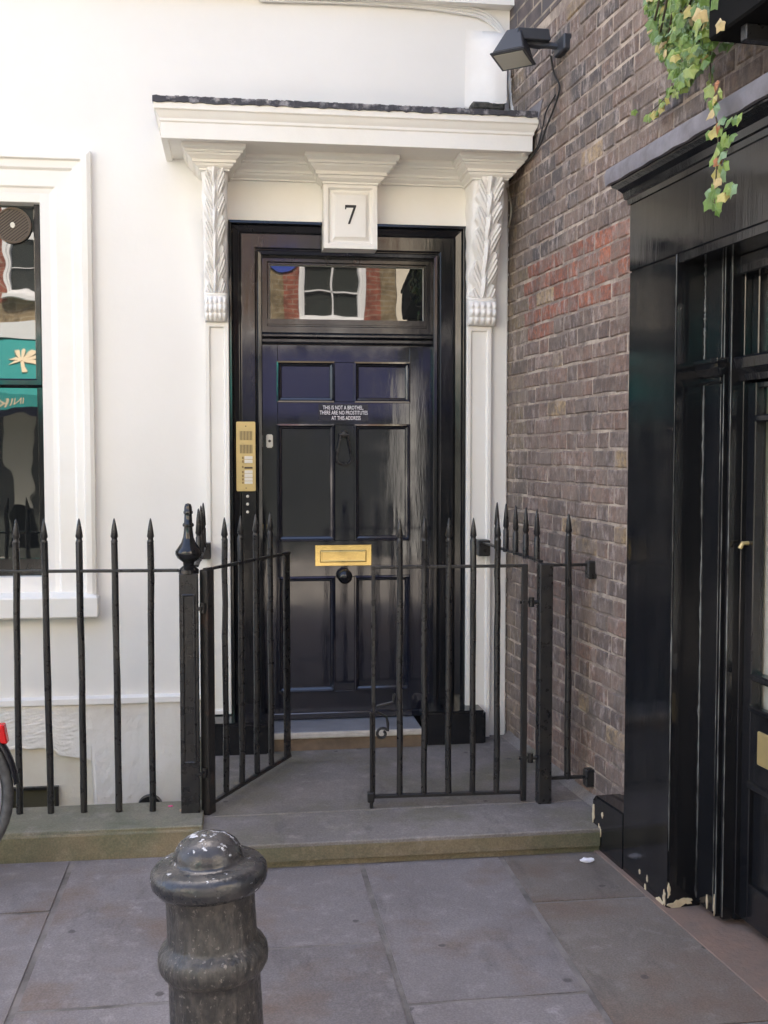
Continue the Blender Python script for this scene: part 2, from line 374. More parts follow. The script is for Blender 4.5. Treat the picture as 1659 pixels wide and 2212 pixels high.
# ================================================================== GROUND
gm = MB().add([(-150, -150, -0.75), (150, -150, -0.75), (150, 150, -0.75), (-150, 150, -0.75)], [(0, 1, 2, 3)]).build('ground', ASPHALT)
tag(gm, 'wide dark ground sheet below the street', kind='structure')
rd = MB().box(-30, 30, YO + 0.02, 0.9, -0.3, -0.06).build('road', ASPHALT); tag(rd, 'grey road running between the house fronts', kind='structure')
def wx(y, n=0):                                       # x of the brick wall at depth y
    t = (CO[1] - y) / math.cos(ANG); return CO[0] + t * math.sin(ANG) - n * math.cos(ANG)
YF = 4.045                                            # front of the doorstep
pv = MB().box(-9, 3.2, 0.9, 4.24, -0.4, -0.004).build('pavement', MORTARPAVE); tag(pv, 'pavement of large grey flagstones in front of the doorstep', kind='structure')
strips = [(-3.4, -2.5, [3.3, 2.1]), (-2.5, -1.55, [3.55, 2.6, 1.7]), (-1.55, -0.625, [3.757, 2.85, 1.9]), (-0.625, -0.03, [3.08, 2.2]), (-0.03, 0.462, [3.38, 2.45, 1.6]),
          (0.462, 1.0, [2.976, 2.0]), (1.0, 1.75, [3.61, 2.75, 1.95])]
for x0, x1, ys in strips:
    top = 4.235 if x1 < 0 else (4.235 if x1 < 0.1 else 4.06)
    edges = [top] + ys + [0.91]
    for a, c in zip(edges[:-1], edges[1:]):
        g = 0.005; j = lambda: random.uniform(-0.004, 0.004); dz = random.uniform(-0.002, 0.002)
        xa1 = x1 if x1 < 1.5 else wx(a, .118); xc1 = x1 if x1 < 1.5 else wx(c, .118)
        MB().hexa([(x0 + g + j(), c + g + j(), -0.02), (xc1 - g + j(), c + g + j(), -0.02), (xa1 - g + j(), a - g, -0.02), (x0 + g + j(), a - g, -0.02),
                   (x0 + g, c + g, dz + j() * .4), (xc1 - g, c + g, dz + j() * .4), (xa1 - g, a - g, dz), (x0 + g, a - g, dz)]).build('flagstone', FLAGB if x1 > 1.5 else FLAG, pv, bevel=0.006, seg=2)

# ------------------------------------------------------------------ doorstep landing
XL = -0.145
ld = thing('stone_landing', (0.6, 4.6, 0), 'broad worn grey stone landing with low mossy front step before the door', 'doorstep')
MB().prism([(XL + 0.02, YF + 0.02), (wx(YF + .02, .1), YF + 0.02), (wx(5.6, -.02), 5.6), (XL + 0.02, 5.6)], lambda p, q, r: (p, q, r), -0.6, 0.03).build('riser', MOSSY, ld)
MB().prism([(XL, YF), (wx(YF, .1), YF + 0.003), (wx(4.40, .0) - 0.004, 4.40), (XL, 4.395)], lambda p, q, r: (p, q, r), 0.012, 0.088).build('nosing_stone', MOSSY, ld, bevel=0.012, seg=3)
MB().prism([(XL, YF + .006), (wx(YF, .104), YF + 0.008), (wx(4.40, .0) - 0.006, 4.397), (XL, 4.393)], lambda p, q, r: (p, q, r), 0.06, 0.0905).build('tread_slab', LANDING, ld, bevel=0.004)
MB().prism([(XL, 4.40), (wx(4.40) - 0.004, 4.405), (wx(5.53) - 0.004, 5.53), (XL, 5.53)], lambda p, q, r: (p, q, r), 0.012, 0.091).build('tread_slab', LANDING, ld, bevel=0.004)
# plinth under the railings
pl = thing('railing_plinth', (-2, 4.35, 0), 'low green mossy stone kerb carrying the railings', 'plinth')
xs = [-5.2, -3.9, -2.6, -1.2, XL + 0.012]
for i in range(4):
    x0, x1 = xs[i], xs[i + 1]
    o = MB().hexa([(x0 + .002, 4.24, -.6), (x1 - .002, 4.225, -.6), (x1 - .002, 4.555, -.6), (x0 + .002, 4.555, -.6), (x0 + .002, 4.245, .104), (x1 - .002, 4.23, .104), (x1 - .002, 4.555, .108), (x0 + .002, 4.555, .108)])
    o.build('kerb_stone', MOSSY, pl, bevel=0.014, seg=3)
    MB().hexa([(x0 + .004, 4.256, .06), (x1 - .004, 4.243, .06), (x1 - .004, 4.553, .06), (x0 + .004, 4.553, .06), (x0 + .004, 4.258, .1085), (x1 - .004, 4.245, .1085), (x1 - .004, 4.553, .1115), (x0 + .004, 4.553, .1115)]).build('mossy_top', MOSSTOP, pl, bevel=0.003)
MB().box(-5.2, XL, 4.5, 5.6, -0.7, -0.5).build('area_floor', MOSSTOP, pl)

# ================================================================== WHITE HOUSE
wh = thing('white_house', (0.3, YW, 0), 'white stuccoed town house with black panelled door under a canopy', 'house')
DX0, DX1, DZ1 = -0.026, 1.160, 2.69
WX1, WX0, WZ0, WZ1 = -0.922, -1.95, 0.945, 2.79
TOP = 8.6; XE = 1.40
w = MB()
def cells(xs, zs, holes, y0, y1):
    for i in range(len(xs) - 1):
        for k in range(len(zs) - 1):
            cx = (xs[i] + xs[i + 1]) / 2; cz = (zs[k] + zs[k + 1]) / 2
            if any(a < cx < b_ and c < cz < d for a, b_, c, d in holes): continue
            w.box(xs[i], xs[i + 1], y0, y1, zs[k], zs[k + 1])
cells([-9, WX0, WX1, DX0, DX1, XE + .3], [-0.6, 0.05, WZ0, DZ1, WZ1, TOP], [(WX0, WX1, WZ0, WZ1), (DX0, DX1, 0.05, DZ1)], YW, YW + 0.35)
w.build('wall', STUCCO, wh)
MB().prism([(YW - 0.1, TOP), (YW + 0.4, TOP), (YW + 6, TOP + 0.1), (YW + 6, -0.6), (YW + 0.42, -0.6), (YW + .42, TOP - .1)], lambda p, q, r: (r, p, q), -9, XE).build('roof', ROOF, wh)
# string ledge with cable run, lower string course
zl = 3.772
MB().run(-9, XE + 0.02, YW, YW + .02, [(0, zl), (0.07, zl), (0.07, zl + .12), (0.085, zl + .13), (0.085, zl + .16), (0, zl + .18)]).build('string_ledge', TRIM, wh)
zs = 0.334
for a, c in ((-5.2, -1.35), (-1.34, -0.76), (-0.757, -0.252), (-0.25, XL)):
    j = random.uniform(-.004, .004)
    MB().run(a, c, YW - .004, YW + .01, [(0, zs - .012 + j), (0.028, zs - .014 + j), (0.026, zs + .014 + j), (0.0, zs + .024 + j)]).build('string_course', STUCCO, wh, bevel=0.004)
# rough lower render, a thicker coat that stops in a ragged line
nx, nz = 96, 24
bm = bmesh.new(); grid = {}
def low_edge(x):
    pts = [(-5.3, 0.10), (-1.02, 0.105), (-0.90, 0.10), (-0.88, 0.075), (-0.70, 0.03), (-0.69, -0.6), (XL - .06, -.6)]
    for (a, za), (c, zc) in zip(pts[:-1], pts[1:]):
        if a <= x <= c: return za + (zc - za) * (x - a) / max(1e-6, c - a)
    return -.6
xa, xb = -2.6, -0.19
for i in range(nx + 1):
    x = xa + (xb - xa) * i / nx
    lo = max(-0.58, low_edge(x) + random.uniform(-.006, .006))
    for k in range(nz + 1):
        z = lo + (zs - .010 - lo) * k / nz
        y = YW - 0.022 - 0.008 * math.sin(3.1 * x + 2 * z) * math.sin(9 * z + x) - random.uniform(0, .0025)
        xx = x + (0.06 * max(0, (zs - z)) ** 1.2 * (-1) if i == nx else 0)
        grid[i, k] = bm.verts.new((xx, y, z))
for i in range(nx):
    for k in range(nz): bm.faces.new([grid[i, k], grid[i + 1, k], grid[i + 1, k + 1], grid[i, k + 1]])
ex = bmesh.ops.extrude_face_region(bm, geom=bm.faces[:])
for v in [g for g in ex['geom'] if isinstance(g, bmesh.types.BMVert)]: v.co.y = YW + 0.01
bmesh.ops.recalc_face_normals(bm, faces=bm.faces)
me = bpy.data.meshes.new('rough_render'); bm.to_mesh(me); bm.free(); me.materials.append(ROUGH)
tag(link('rough_render', me, wh), 'rough thick coat of white render along the foot of the wall')
MB().box(-5.2, -0.66, YW - .006, YW + .01, -.6, .12).build('cream_patch', CREAM, wh)
MB().prism([(XL - .052, .13), (XL - .10, -.2), (XL - .14, -.52), (XL + .03, -.52), (XL + .03, .13)], lambda p, q, r: (p, r, q), YW - .06, YW + .01).build('cement_fillet', MOSSTOP, wh, bevel=.006)
# basement air vent and drain mouth
vx0, vx1, vz1 = X_(20, 1700, YW), X_(128, 1700, YW), Z_(90, 1697, YW)
av = MB().frame(vx0, vx1, vz1 - .2, vz1, [(0, YW - .004), (0, YW - .03), (.012, YW - .03), (.012, YW + .0)]).build('air_vent', IRON, wh)
MB().box(vx0 + .012, vx1 - .012, YW - .010, YW - .007, vz1 - .19, vz1 - .012).build('vent_plate', M('vent_olive', (0.06, 0.055, 0.03), 0.8), av)
dx, dz = X_(325, 1738, YW - .02), Z_(325, 1740, YW - .02)
pr = [(0.062 * math.cos(q * math.pi / 12) + dx, dz + 0.062 * math.sin(q * math.pi / 12)) for q in range(13)]
MB().prism(pr, lambda p, q, r: (p, r, q), YW - .075, YW).build('drain_mouth', IRON, wh, smooth=True)

# ---- sash window
sw = MB().frame(WX0 - .245, WX1 + .245, WZ0 - .09, WZ1 + .205, [(0, YW + .002), (0, YW - .04), (.018, YW - .05), (.045, YW - .05), (.05, YW - .034), (.085, YW - .03), (.095, YW - .018), (.17, YW - .015), (.178, YW - .004), (.20, YW + .0), (.243, YW + .004), (.246, YW + .075), (.26, YW + .08)], sides=3)
sw = sw.build('sash_window', TRIM, wh, bevel=0.002)
tag(sw, 'tall sash window in a moulded white surround')
MB().run(WX0 - .20, WX1 + .20, YW - .03, YW + .03, [(0, .752), (.05, .752), (.055, .76), (.055, .848), (.05, .856), (0, .872)]).build('sill', TRIM, sw, bevel=.003)
MB().box(WX0 - .01, WX1 + .01, YW + .004, YW + .3, .86, WZ0 + .001).build('sub_sill', TRIM, sw)
zm = Z_(50, 827, YD)
sf = MB()
yg = YW + .07
sf.frame(WX0, WX1, zm - .022, WZ1, [(.0, yg - .012), (.012, yg - .028), (.034, yg - .028), (.04, yg - .012), (.042, yg + .02)])
sf.build('upper_sash', GLOSS, sw)
sf = MB(); sf.frame(WX0, WX1, WZ0, zm + .022, [(.0, yg + .005), (.004, yg - .002), (.034, yg - .002), (.04, yg + .012), (.042, yg + .03)])
sf.box(WX0 + .03, WX1 - .03, yg - .001, yg + .03, WZ0 + .03, WZ0 + .085)
sf.build('lower_sash', GLOSS, sw)
MB().box(WX0 + .03, WX1 - .03, yg + .004, yg + .008, zm, WZ1 - .03).build('pane', GLASS, sw)
MB().box(WX0 + .03, WX1 - .03, yg + .020, yg + .024, WZ0 + .06, zm).build('pane', GLASS, sw)
vcx, vcz = X_(29, 488, yg), Z_(29, 488, yg)
VENT = M('brown_plastic', (0.15, 0.115, 0.085), 0.5)
vt = MB()
k = 40; rim = [(.086, -.004), (.086, -.016), (.078, -.02), (.074, -.012)]
for (ra, ya), (rb, yb) in zip(rim[:-1], rim[1:]):
    o = [(vcx + ra * math.cos(2 * math.pi * i / k), yg + ya, vcz + ra * math.sin(2 * math.pi * i / k)) for i in range(k)] + [(vcx + rb * math.cos(2 * math.pi * i / k), yg + yb, vcz + rb * math.sin(2 * math.pi * i / k)) for i in range(k)]
    vt.add(o, [(i, (i + 1) % k, k + (i + 1) % k, k + i) for i in range(k)])
MB().prism([(vcx + .079 * math.cos(2 * math.pi * i / k), vcz + .079 * math.sin(2 * math.pi * i / k)) for i in range(k)], lambda p, q, r: (p, r, q), yg - .008, yg - .002).build('ventilator_back', M('dark_brown_plastic', (0.05, 0.038, 0.03), 0.6), sw)
vt.add([(vcx + .05 * math.cos(2 * math.pi * i / k), yg - .005, vcz + .05 * math.sin(2 * math.pi * i / k)) for i in range(k)], [tuple(range(k))])
for i in range(-6, 7):
    s_ = i * .0115; hl = math.sqrt(max(0, .075 ** 2 - s_ ** 2)); d1 = Vector((.78, 0, .62)); d2 = Vector((-.62, 0, .78)); c = Vector((vcx, yg - .014, vcz)) + d2 * s_
    vt.tube([c - d1 * hl, c + d1 * hl], .0040, 4)
vt.build('ventilator', VENT, sw)
MB().lathe([(.001, -.004), (.010, -.004), (.012, 0), (.006, .006)], (0, 0, 0), 12)
MB().prism([(vcx + .011 * math.cos(a * math.pi / 5), vcz + .014 * math.sin(a * math.pi / 5)) for a in range(10)], lambda p, q, r: (p, r, q), yg - .024, yg - .012).build('ventilator_knob', OFFWHITE, sw)

# ---- door case
dc = MB().frame(DX0, DX1, 0.09, DZ1, [(0, YW + .02), (0, YW - .028), (.014, YW - .03), (.02, YW - .008), (.05, YW + .006), (.057, YW - .008), (.062, YW - .010), (.128, YW - .010), (.132, YW + .004), (.138, YW + .004), (.142, YW - .004), (.160, YW - .002), (.163, YW + .012), (.165, YW + .075)], sides=3)
dcs = dc.build('door_case', GLOSS, wh, bevel=0.002)
LX0, LX1 = DX0 + .163, DX1 - .163 - .012
ZT0, ZT1 = Z_(750, 748, YD), Z_(750, 720, YD)
# transom bar
MB().prism([(YD + .05, ZT0), (YD - .02, ZT0 + .004), (YD - .03, ZT0 + .014), (YD - .03, ZT0 + .03), (YD - .045, ZT0 + .04), (YD - .045, ZT0 + .052), (YD - .02, ZT0 + .060), (YD - .015, ZT1), (YD + .05, ZT1)], lambda p, q, r: (r, p, q), LX0 - .002, LX1 + .014).build('transom', GLOSS, dcs, bevel=.002)
fl = MB().frame(LX0 - .004, LX1 + .016, ZT1 - .002, DZ1 - .155, [(0, YD + .03), (0, YD - .015), (.03, YD - .015), (.034, YD - .004), (.042, YD - .004), (.046, YD + .02)])
fl.box(LX0, LX1 + .01, YD - .012, YD + .02, ZT1 + .04, ZT1 + .066)
fl = fl.build('fanlight', GLOSS, wh)
MB().box(LX0 + .03, LX1 - .02, YD + .012, YD + .016, ZT1 + .03, DZ1 - .17).build('pane', GLASS2, fl)
MB().frame(LX0 + .038, LX1 - .026, ZT1 + .062, DZ1 - .155 - .042, [(0, YD + .002), (.003, YD - .004), (.005, YD + .012)]).build('putty_bead', M('pale_putty', (0.42, 0.41, 0.36), 0.5), fl)
# ---- door leaf with six panels
ZD0 = 0.186
dr = thing  # placeholder name reuse avoided below
def dX(u): return X_(u, 1100, YD)
def dZ(v): return Z_(745, v, YD)
rows = [(dZ(868), dZ(783)), (dZ(1167), dZ(918)), (dZ(1492), dZ(1246))]
colsx = [(dX(601), dX(722)), (dX(767), dX(884))]
door = MB()
xe = [LX0, colsx[0][0], colsx[0][1], colsx[1][0], colsx[1][1], LX1 + .012]
ze = [ZD0, rows[2][0], rows[2][1], rows[1][0], rows[1][1], rows[0][0], rows[0][1], ZT0 + .004]
for a, c in ((0, 1), (4, 5)): door.box(xe[a], xe[c], YD, YD + .045, ze[0], ze[7])                 # stiles
for a, c in ((0, 1), (2, 3), (4, 5), (6, 7)): door.box(xe[1], xe[4], YD + .0006, YD + .045, ze[a], ze[c])   # rails
for a, c in ((1, 2), (3, 4), (5, 6)): door.box(xe[2], xe[3], YD + .0012, YD + .045, ze[a], ze[c])  # muntins
dr = door.build('door', DOORPAINT, wh, bevel=.0015)
tag(dr, 'black six-panelled front door with brass letter plate')
for r, (z0, z1) in enumerate(rows):
    for x0, x1 in colsx:
        p = MB().box(x0, x1, YD + .014, YD + .04, z0, z1)
        p.frame(x0, x1, z0, z1, [(-.006, YD + .002), (-.004, YD - .006), (.004, YD - .007), (.010, YD + .003), (.018, YD + .008), (.022, YD + .0145)])
        p.build('panel', DOORPAINT, dr)
MB().box(LX0 + .02, LX1 - .01, YD - .012, YD + .002, ZD0 + .002, ZD0 + .035).build('weather_bar', DOORPAINT, dr, bevel=.004)
# letter plate
lx0, lx1, lz0, lz1 = dX(680), dX(802), dZ(1222), dZ(1177)
lp = MB().box(lx0, lx1, YD - .006, YD + .002, lz0, lz1).frame(lx0 + .03, lx1 - .03, lz0 + .022, lz1 - .03, [(-.004, YD - .007), (0, YD - .0115), (.004, YD - .0115), (.006, YD - .0105)])
lp.box(lx0 + .034, lx1 - .034, YD - .0105, YD - .007, lz0 + .026, lz1 - .034)
lp.build('letter_plate', BRASS, dr, bevel=.0015)
# knob: a ball on a rose
kx, kz = dX(743), dZ(1243)
def yl(prof, c, seg=24):            # lathe about the y axis, prof of (r, distance out of the face)
    o = MB(); o.lathe(prof, (0, 0, 0), seg); o.v = [(c[0] + p[0], c[1] - p[2], c[2] + p[1]) for p in o.v]; return o
yl([(.03, -.002), (.03, .006), (.012, .012), (.012, .022), (.024, .028), (.034, .042), (.037, .056), (.034, .068), (.024, .078), (.01, .083), (.001, .084)], (kx, YD, kz), 32).build('knob', GLOSS, dr, smooth='all')
# knocker: a long stirrup hung from a boss
nx0, nzt, nzb = dX(743), dZ(938), dZ(1004)
pts = []
for i in range(25):
    q = math.pi * i / 24
    pts.append((nx0 - .04 * math.cos(q), YD - .026, nzb + .035 - .035 * math.sin(q)))
pts = [(nx0 - .018, YD - .022, nzt - .005)] + pts + [(nx0 + .018, YD - .022, nzt - .005)]
kn = MB().tube(pts, .006, 8).tube([(nx0 - .026, YD - .022, nzt - .003), (nx0 + .026, YD - .022, nzt - .003)], .007, 8)
kn.build('knocker', IRON, dr, smooth=True)
yl([(.02, -.002), (.02, .014), (.014, .026), (.001, .03)], (nx0, YD, nzt), 20).build('knocker_boss', IRON, dr, smooth=True)
yl([(.012, -.002), (.012, .018), (.004, .026)], (nx0, YD, nzb + .004), 16).build('knocker_stud', IRON, dr, smooth=True)
# bell push and locks on the stile
bx, bz = dX(583), dZ(953)
MB().box(bx - .017, bx + .017, YD - .010, YD, bz - .034, bz + .034).build('bell_push', OFFWHITE, dr, bevel=.007, seg=3)
yl([(.007, 0), (.007, .014), (.001, .016)], (bx, YD, bz), 14).build('bell_button', DARKSLOT, dr)
yl([(.017, -.001), (.017, .006), (.008, .009), (.001, .009)], (dX(582), YD, dZ(1137)), 20).build('door_lock', BRASS, dr)
MB().box(dX(577), dX(585), YD - .006, YD, dZ(1310), dZ(1282)).build('key_cover', OFFWHITE, dr, bevel=.004, seg=2)
# notice on the middle rail
nl = ['THIS IS NOT A BROTHEL.', 'THERE ARE NO PROSTITUTES', 'AT THIS ADDRESS']
nob = MB().box(dX(689), dX(795), YD - .0022, YD - .0002, dZ(909), dZ(873)).build('notice', M('dark_notice_card', (0.016, 0.016, 0.024), 0.2), dr)
for i, (tx, vv, uu) in enumerate(zip(nl, (881, 892, 903.5), (742, 743, 748))):
    cxx, czz = dX(uu), dZ(vv)
    text_mesh('notice_lettering', tx, .028, LETTER, nob, lambda x, y, z, cxx=cxx, czz=czz: (cxx + x * .66, YD - .0026 - z, czz + y * 1.0))

# ---- threshold, black plinth blocks
TZ = .184
MB().box(X_(583, 1590, 5.31), X_(914, 1590, 5.31), 5.315, 5.60, TZ - .032, TZ - .002).build('threshold', MARBLE, wh, bevel=.006, seg=2)
MB().box(X_(583, 1590, 5.31) + .004, X_(914, 1590, 5.31) - .004, 5.325, YD + .045, TZ - .02, TZ + .001).build('threshold_slate', SLATE, wh, bevel=.003)
MB().box(X_(583, 1590, 5.31) + .006, X_(914, 1590, 5.31) - .006, 5.33, 5.6, .06, TZ - .03).build('threshold_riser', EARTH, wh)
for u0, u1, v0, yb in ((457, 582, 1563, 5.29), (919, 1050, 1537, 5.345)):
    zt = Z_((u0 + u1) / 2, v0, yb)
    MB().box(X_(u0, 1600, yb), X_(u1, 1600, yb), yb, YW + .02, .06, zt).build('plinth_block', GLOSS, wh, bevel=.012, seg=2)
for s, u in ((1, 478), (-1, 1030)): pass

# ---- pilasters, frieze, consoles, keystone, canopy
PX = [(X_(446, 1100, YW - .045), DX0 - .002), (DX1 + .002, DX1 + .128)]
zcon0, zcon1 = Z_(462, 692, YW - .1), Z_(462, 364, YW - .22)
for i, (x0, x1) in enumerate(PX):
    zb = .25 if i == 0 else .085
    p = MB().box(x0, x1, YW - .035, YW + .01, zb, zcon0 + .02)
    p.frame(x0, x1, zb, zcon0 - .004, [(0, YW - .036), (0, YW - .048), (.02, YW - .048), (.026, YW - .036)])
    p.build('pilaster', TRIM, wh, bevel=.002)
# wide margin between right pilaster and brickwork
MB().box(DX1 + .128, XE - .02, YW - .018, YW + .01, .085, 2.95).build('margin', STUCCO, wh, bevel=.006)
hood = thing  # overwritten below
YC = YW - .40
cz0 = 2.968; cx0, cx1 = -0.322, 1.398
hd = MB()
hd.run(cx0, cx1 + .0, YC, YW + .01, [(-.03, cz0 + .012), (-.03, cz0), (0, cz0), (0, cz0 + .072), (.006, cz0 + .076), (.006, cz0 + .088), (.012, cz0 + .098), (.022, cz0 + .118), (.03, cz0 + .124), (.03, cz0 + .150), (.026, cz0 + .154), (-.05, cz0 + .16)])
hood = hd.build('canopy', TRIM, wh, bevel=.0015)
tag(hood, 'projecting white canopy on carved brackets over the door')
# lead with a ragged edge
ledv = MB(); nseg = 90; e = .034
front = []
for i in range(nseg + 1):
    x = cx0 - e + (cx1 + e - .01 - cx0 + e) * i / nseg
    front.append((x, random.uniform(-.006, .004)))
top = cz0 + .1765
for i in range(nseg):
    (xa_, ja), (xb_, jb) = front[i], front[i + 1]
    ledv.hexa([(xa_, YC - e - .004, cz0 + .152 + ja), (xb_, YC - e - .004, cz0 + .152 + jb), (xb_, YW + .0, cz0 + .161), (xa_, YW + .0, cz0 + .161),
               (xa_, YC - e - .004 + random.uniform(0, .004), top + random.uniform(-.002, .003)), (xb_, YC - e - .003, top + random.uniform(-.002, .003)), (xb_, YW + .0, top + .05), (xa_, YW, top + .05)])
ledv.build('lead_edge', LEADEDGE, hood)
# frieze and bed mouldings
MB().box(DX0 - .13, DX1 + .13, YW - .022, YW + .01, DZ1, cz0 + .02).build('frieze', TRIM, hood, bevel=.002)
def bed(x0, x1, yf, s, name, zb, e1):
    h = cz0 + .006 - zb
    MB().run(x0, x1, yf, YW, [(0, zb), (.10 * e1, zb), (.10 * e1, zb + .09 * h), (.16 * e1, zb + .10 * h), (.30 * e1, zb + .20 * h), (.34 * e1, zb + .30 * h), (.46 * e1, zb + .31 * h), (.46 * e1, zb + .45 * h), (.52 * e1, zb + .455 * h), (.56 * e1, zb + .50 * h), (.70 * e1, zb + .60 * h), (.74 * e1, zb + .68 * h), (.84 * e1, zb + .69 * h), (.84 * e1, zb + .80 * h), (.90 * e1, zb + .81 * h), (1.0 * e1, zb + .90 * h), (1.0 * e1, cz0 + .012)]).build(name, TRIM, hood, bevel=.0008)
bed(DX0 - .02, DX1 + .02, YW - .03, 1, 'bed_mould', Z_(600, 392, YW - .03), .115)
cw = [(X_(436, 380, YW - .22), X_(490, 380, YW - .22)), (X_(1024, 400, YW - .22), X_(1092, 400, YW - .22))]
for i, (x0, x1) in enumerate(cw):
    bed(x0 - .004, x1 + .004, YW - .225, 1, 'bracket_cap', zcon1 - .012, .085)
kx0, kx1 = X_(699, 470, YW - .12), X_(815, 470, YW - .12)
kz0, kz1 = Z_(757, 537, YW - .12), Z_(757, 396, YW - .12)
bed(kx0 + .004, kx1 - .004, YW - .12, 1, 'keystone_cap', kz1 - .006, .10)
ks = MB().box(kx0, kx1, YW - .105, YW, kz0, kz1)
ks.frame(kx0, kx1, kz0, kz1, [(0, YW - .10), (0, YW - .12), (.022, YW - .12), (.032, YW - .106), (.040, YW - .106), (.056, YW - .12), (.062, YW - .121)])
ks.box(kx0 + .06, kx1 - .06, YW - .121, YW - .1, kz0 + .06, kz1 - .06)
ks = ks.build('keystone', TRIM, hood)
c7, z7 = X_(757, 463, YW - .12), Z_(757, 463, YW - .12)
seven = [(-.026, .042), (.028, .042), (.028, .036), (-.002, -.045), (-.013, -.045), (.014, .030), (-.020, .030), (-.0215, .022), (-.027, .022)]
MB().prism([(c7 + a * 1.0, z7 + b_ * 1.05) for a, b_ in seven], lambda p, q, r: (p, r, q), YW - .1235, YW - .1205).build('door_number', INK, hood)

def console(xc, wd, name):
    bm = bmesh.new(); NS, NU = 150, 44; H = zcon1 - zcon0; V = {}
    def prof(s):                        # s: 0 bottom .. 1 top ; distance out of the wall
        if s < .17:
            q = s / .17; return .048 + .050 * math.sin(math.pi * min(1, q * .62 + .12)) * 1.0
        q = (s - .17) / .83
        return .075 + .150 * (q * q * (3 - 2 * q)) + .018 * math.sin(math.pi * q)
    def relief(s, u):
        a = abs(u)
        if s < .165:                    # scroll with flutes in three bands
            band = (s / .055) % 1; env = math.sin(math.pi * band) ** .5
            return .017 * env * (0.25 + 0.75 * abs(math.cos(u * math.pi * 2.4)))
        if s < .20: return .012 * math.sin(math.pi * (s - .165) / .035) + .004
        q = (s - .20) / .80             # acanthus: midrib, lobes that sweep up and outwards
        rib = .019 * math.exp(-(u / .15) ** 2) * (1 - .4 * q)
        lob = (q * 4.4 - a * 1.15 + .16 * math.sin(9 * q) + (.22 if u < 0 else 0)) % 1.0
        edge = .55 + .42 * (1 - lob) ** .6 * (1 - .25 * q)
        leaf = .021 * (math.sin(math.pi * lob) ** .55) * (1 if a < edge else 0.0)
        vein = -.008 * (math.cos(2 * math.pi * (q * 15.6 - a * 4.2)) * .5 + .5) * min(1, a * 3) * (1 if a < edge else 0)
        curl = .018 * math.exp(-((q - .97) / .05) ** 2) * math.cos(u * 1.3)
        side = -.016 if a >= edge else 0
        grv = -.008 * math.exp(-((a - .20) / .05) ** 2)
        return rib + leaf + vein + curl + side + grv
    for i in range(NS + 1):
        s = i / NS; z = zcon0 + H * s
        wh_ = wd * (.92 + .10 * s) * (1 + (.03 * math.sin(s * 40) if s > .2 else 0))
        for k_ in range(NU + 1):
            u = -1 + 2 * k_ / NU
            round_ = -.016 * (abs(u) ** 6)
            V[i, k_] = bm.verts.new((xc + u * wh_ / 2, YW - prof(s) - relief(s, u) - round_ * 1.0 + .0, z))
    for i in range(NS):
        for k_ in range(NU): bm.faces.new([V[i, k_], V[i, k_ + 1], V[i + 1, k_ + 1], V[i + 1, k_]])
    ex = bmesh.ops.extrude_face_region(bm, geom=bm.faces[:])
    for v in [g for g in ex['geom'] if isinstance(g, bmesh.types.BMVert)]: v.co.y = YW - .02
    bmesh.ops.recalc_face_normals(bm, faces=bm.faces)
    for f in bm.faces: f.smooth = True
    me = bpy.data.meshes.new(name); bm.to_mesh(me); bm.free(); me.materials.append(PLASTER)
    try: me.set_sharp_from_angle(angle=rad(50))
    except Exception: pass
    return link(name, me, hood)
for x0, x1 in cw: tag(console((x0 + x1) / 2, (x1 - x0), 'carved_bracket'), 'bracket carved with an acanthus leaf')

# ---- boxed pipe above the canopy, flashing
bx0, bx1 = X_(1004, 150, YW), X_(1086, 150, YW)
bz0, bz1 = Z_(1050, 226, YW - .06), Z_(1050, 62, YW - .06)
pr = []
for i in range(13):
    q = i / 12; pr.append((bx0 + (bx1 - bx0) * q, YW - .085 * (math.sin(math.pi * min(1, q * 1.25 + .0) * .5)) ** 1.4))
pr += [(bx1, YW + .01), (bx0, YW + .01)]
bp = MB(); rows_ = []
for z, k_ in ((bz0, 1), (bz0 + .02, 1), (bz1 - .10, 1), (bz1 - .05, .85), (bz1 - .02, .55), (bz1 + .01, .1)):
    rows_.append([(x, YW + (y - YW) * k_ if y < YW else y, z + (random.uniform(-.006, .006) if z == bz0 else 0)) for x, y in pr])
nn = len(pr); vv = [p for r in rows_ for p in r]
bp.add(vv, [(i * nn + j, i * nn + (j + 1) % nn, (i + 1) * nn + (j + 1) % nn, (i + 1) * nn + j) for i in range(5) for j in range(nn)] + [tuple(range(nn))[::-1], tuple(range(5 * nn, 6 * nn))])
bp.build('boxed_pipe', M('greyed_stucco', (0.81, 0.775, 0.715), 0.65, (0.76, 0.72, 0.66), 5), wh, smooth=True)
MB().box(bx0 + .02, bx1 - .006, YW - .08, YW, bz0 - .03, bz0 + .01).build('broken_pipe_end', M('dark_hole', (0.035, 0.033, 0.03), 0.9, (0.12, 0.11, 0.09), 30), wh, bevel=.01)  # dark block standing for the ragged hole in the pipe end

# ================================================================== BRICK HOUSE
bh = thing('brick_house', W(2.2, 0, 0), 'dark sooty stock brick house with black painted shop front', 'house')
TE = 4.6
wl_ = MB()
def wcell(t0, t1, z0, z1, n0=-.35, n1=-.0045): wl_.wbox(t0, t1, n0, n1, z0, z1)
wcell(-.35, 1.70, -.6, 2.5); wcell(-.35, TE, 2.5, 3.55); wcell(3.6, TE, -.6, 2.5)
bw = wl_.build('brick_wall', MORTAR, bh)
MB().wbox(-.35, TE, -.35, -.002, 3.55, 11).build('upper_wall', BRICKFAR, bh)
MB().prism([(0, -.35), (TE, -.35), (TE, -6), (0, -6)], lambda p, q, r: W(p, q, r), -.6, 11).build('house_body', BRICKFAR, bh)
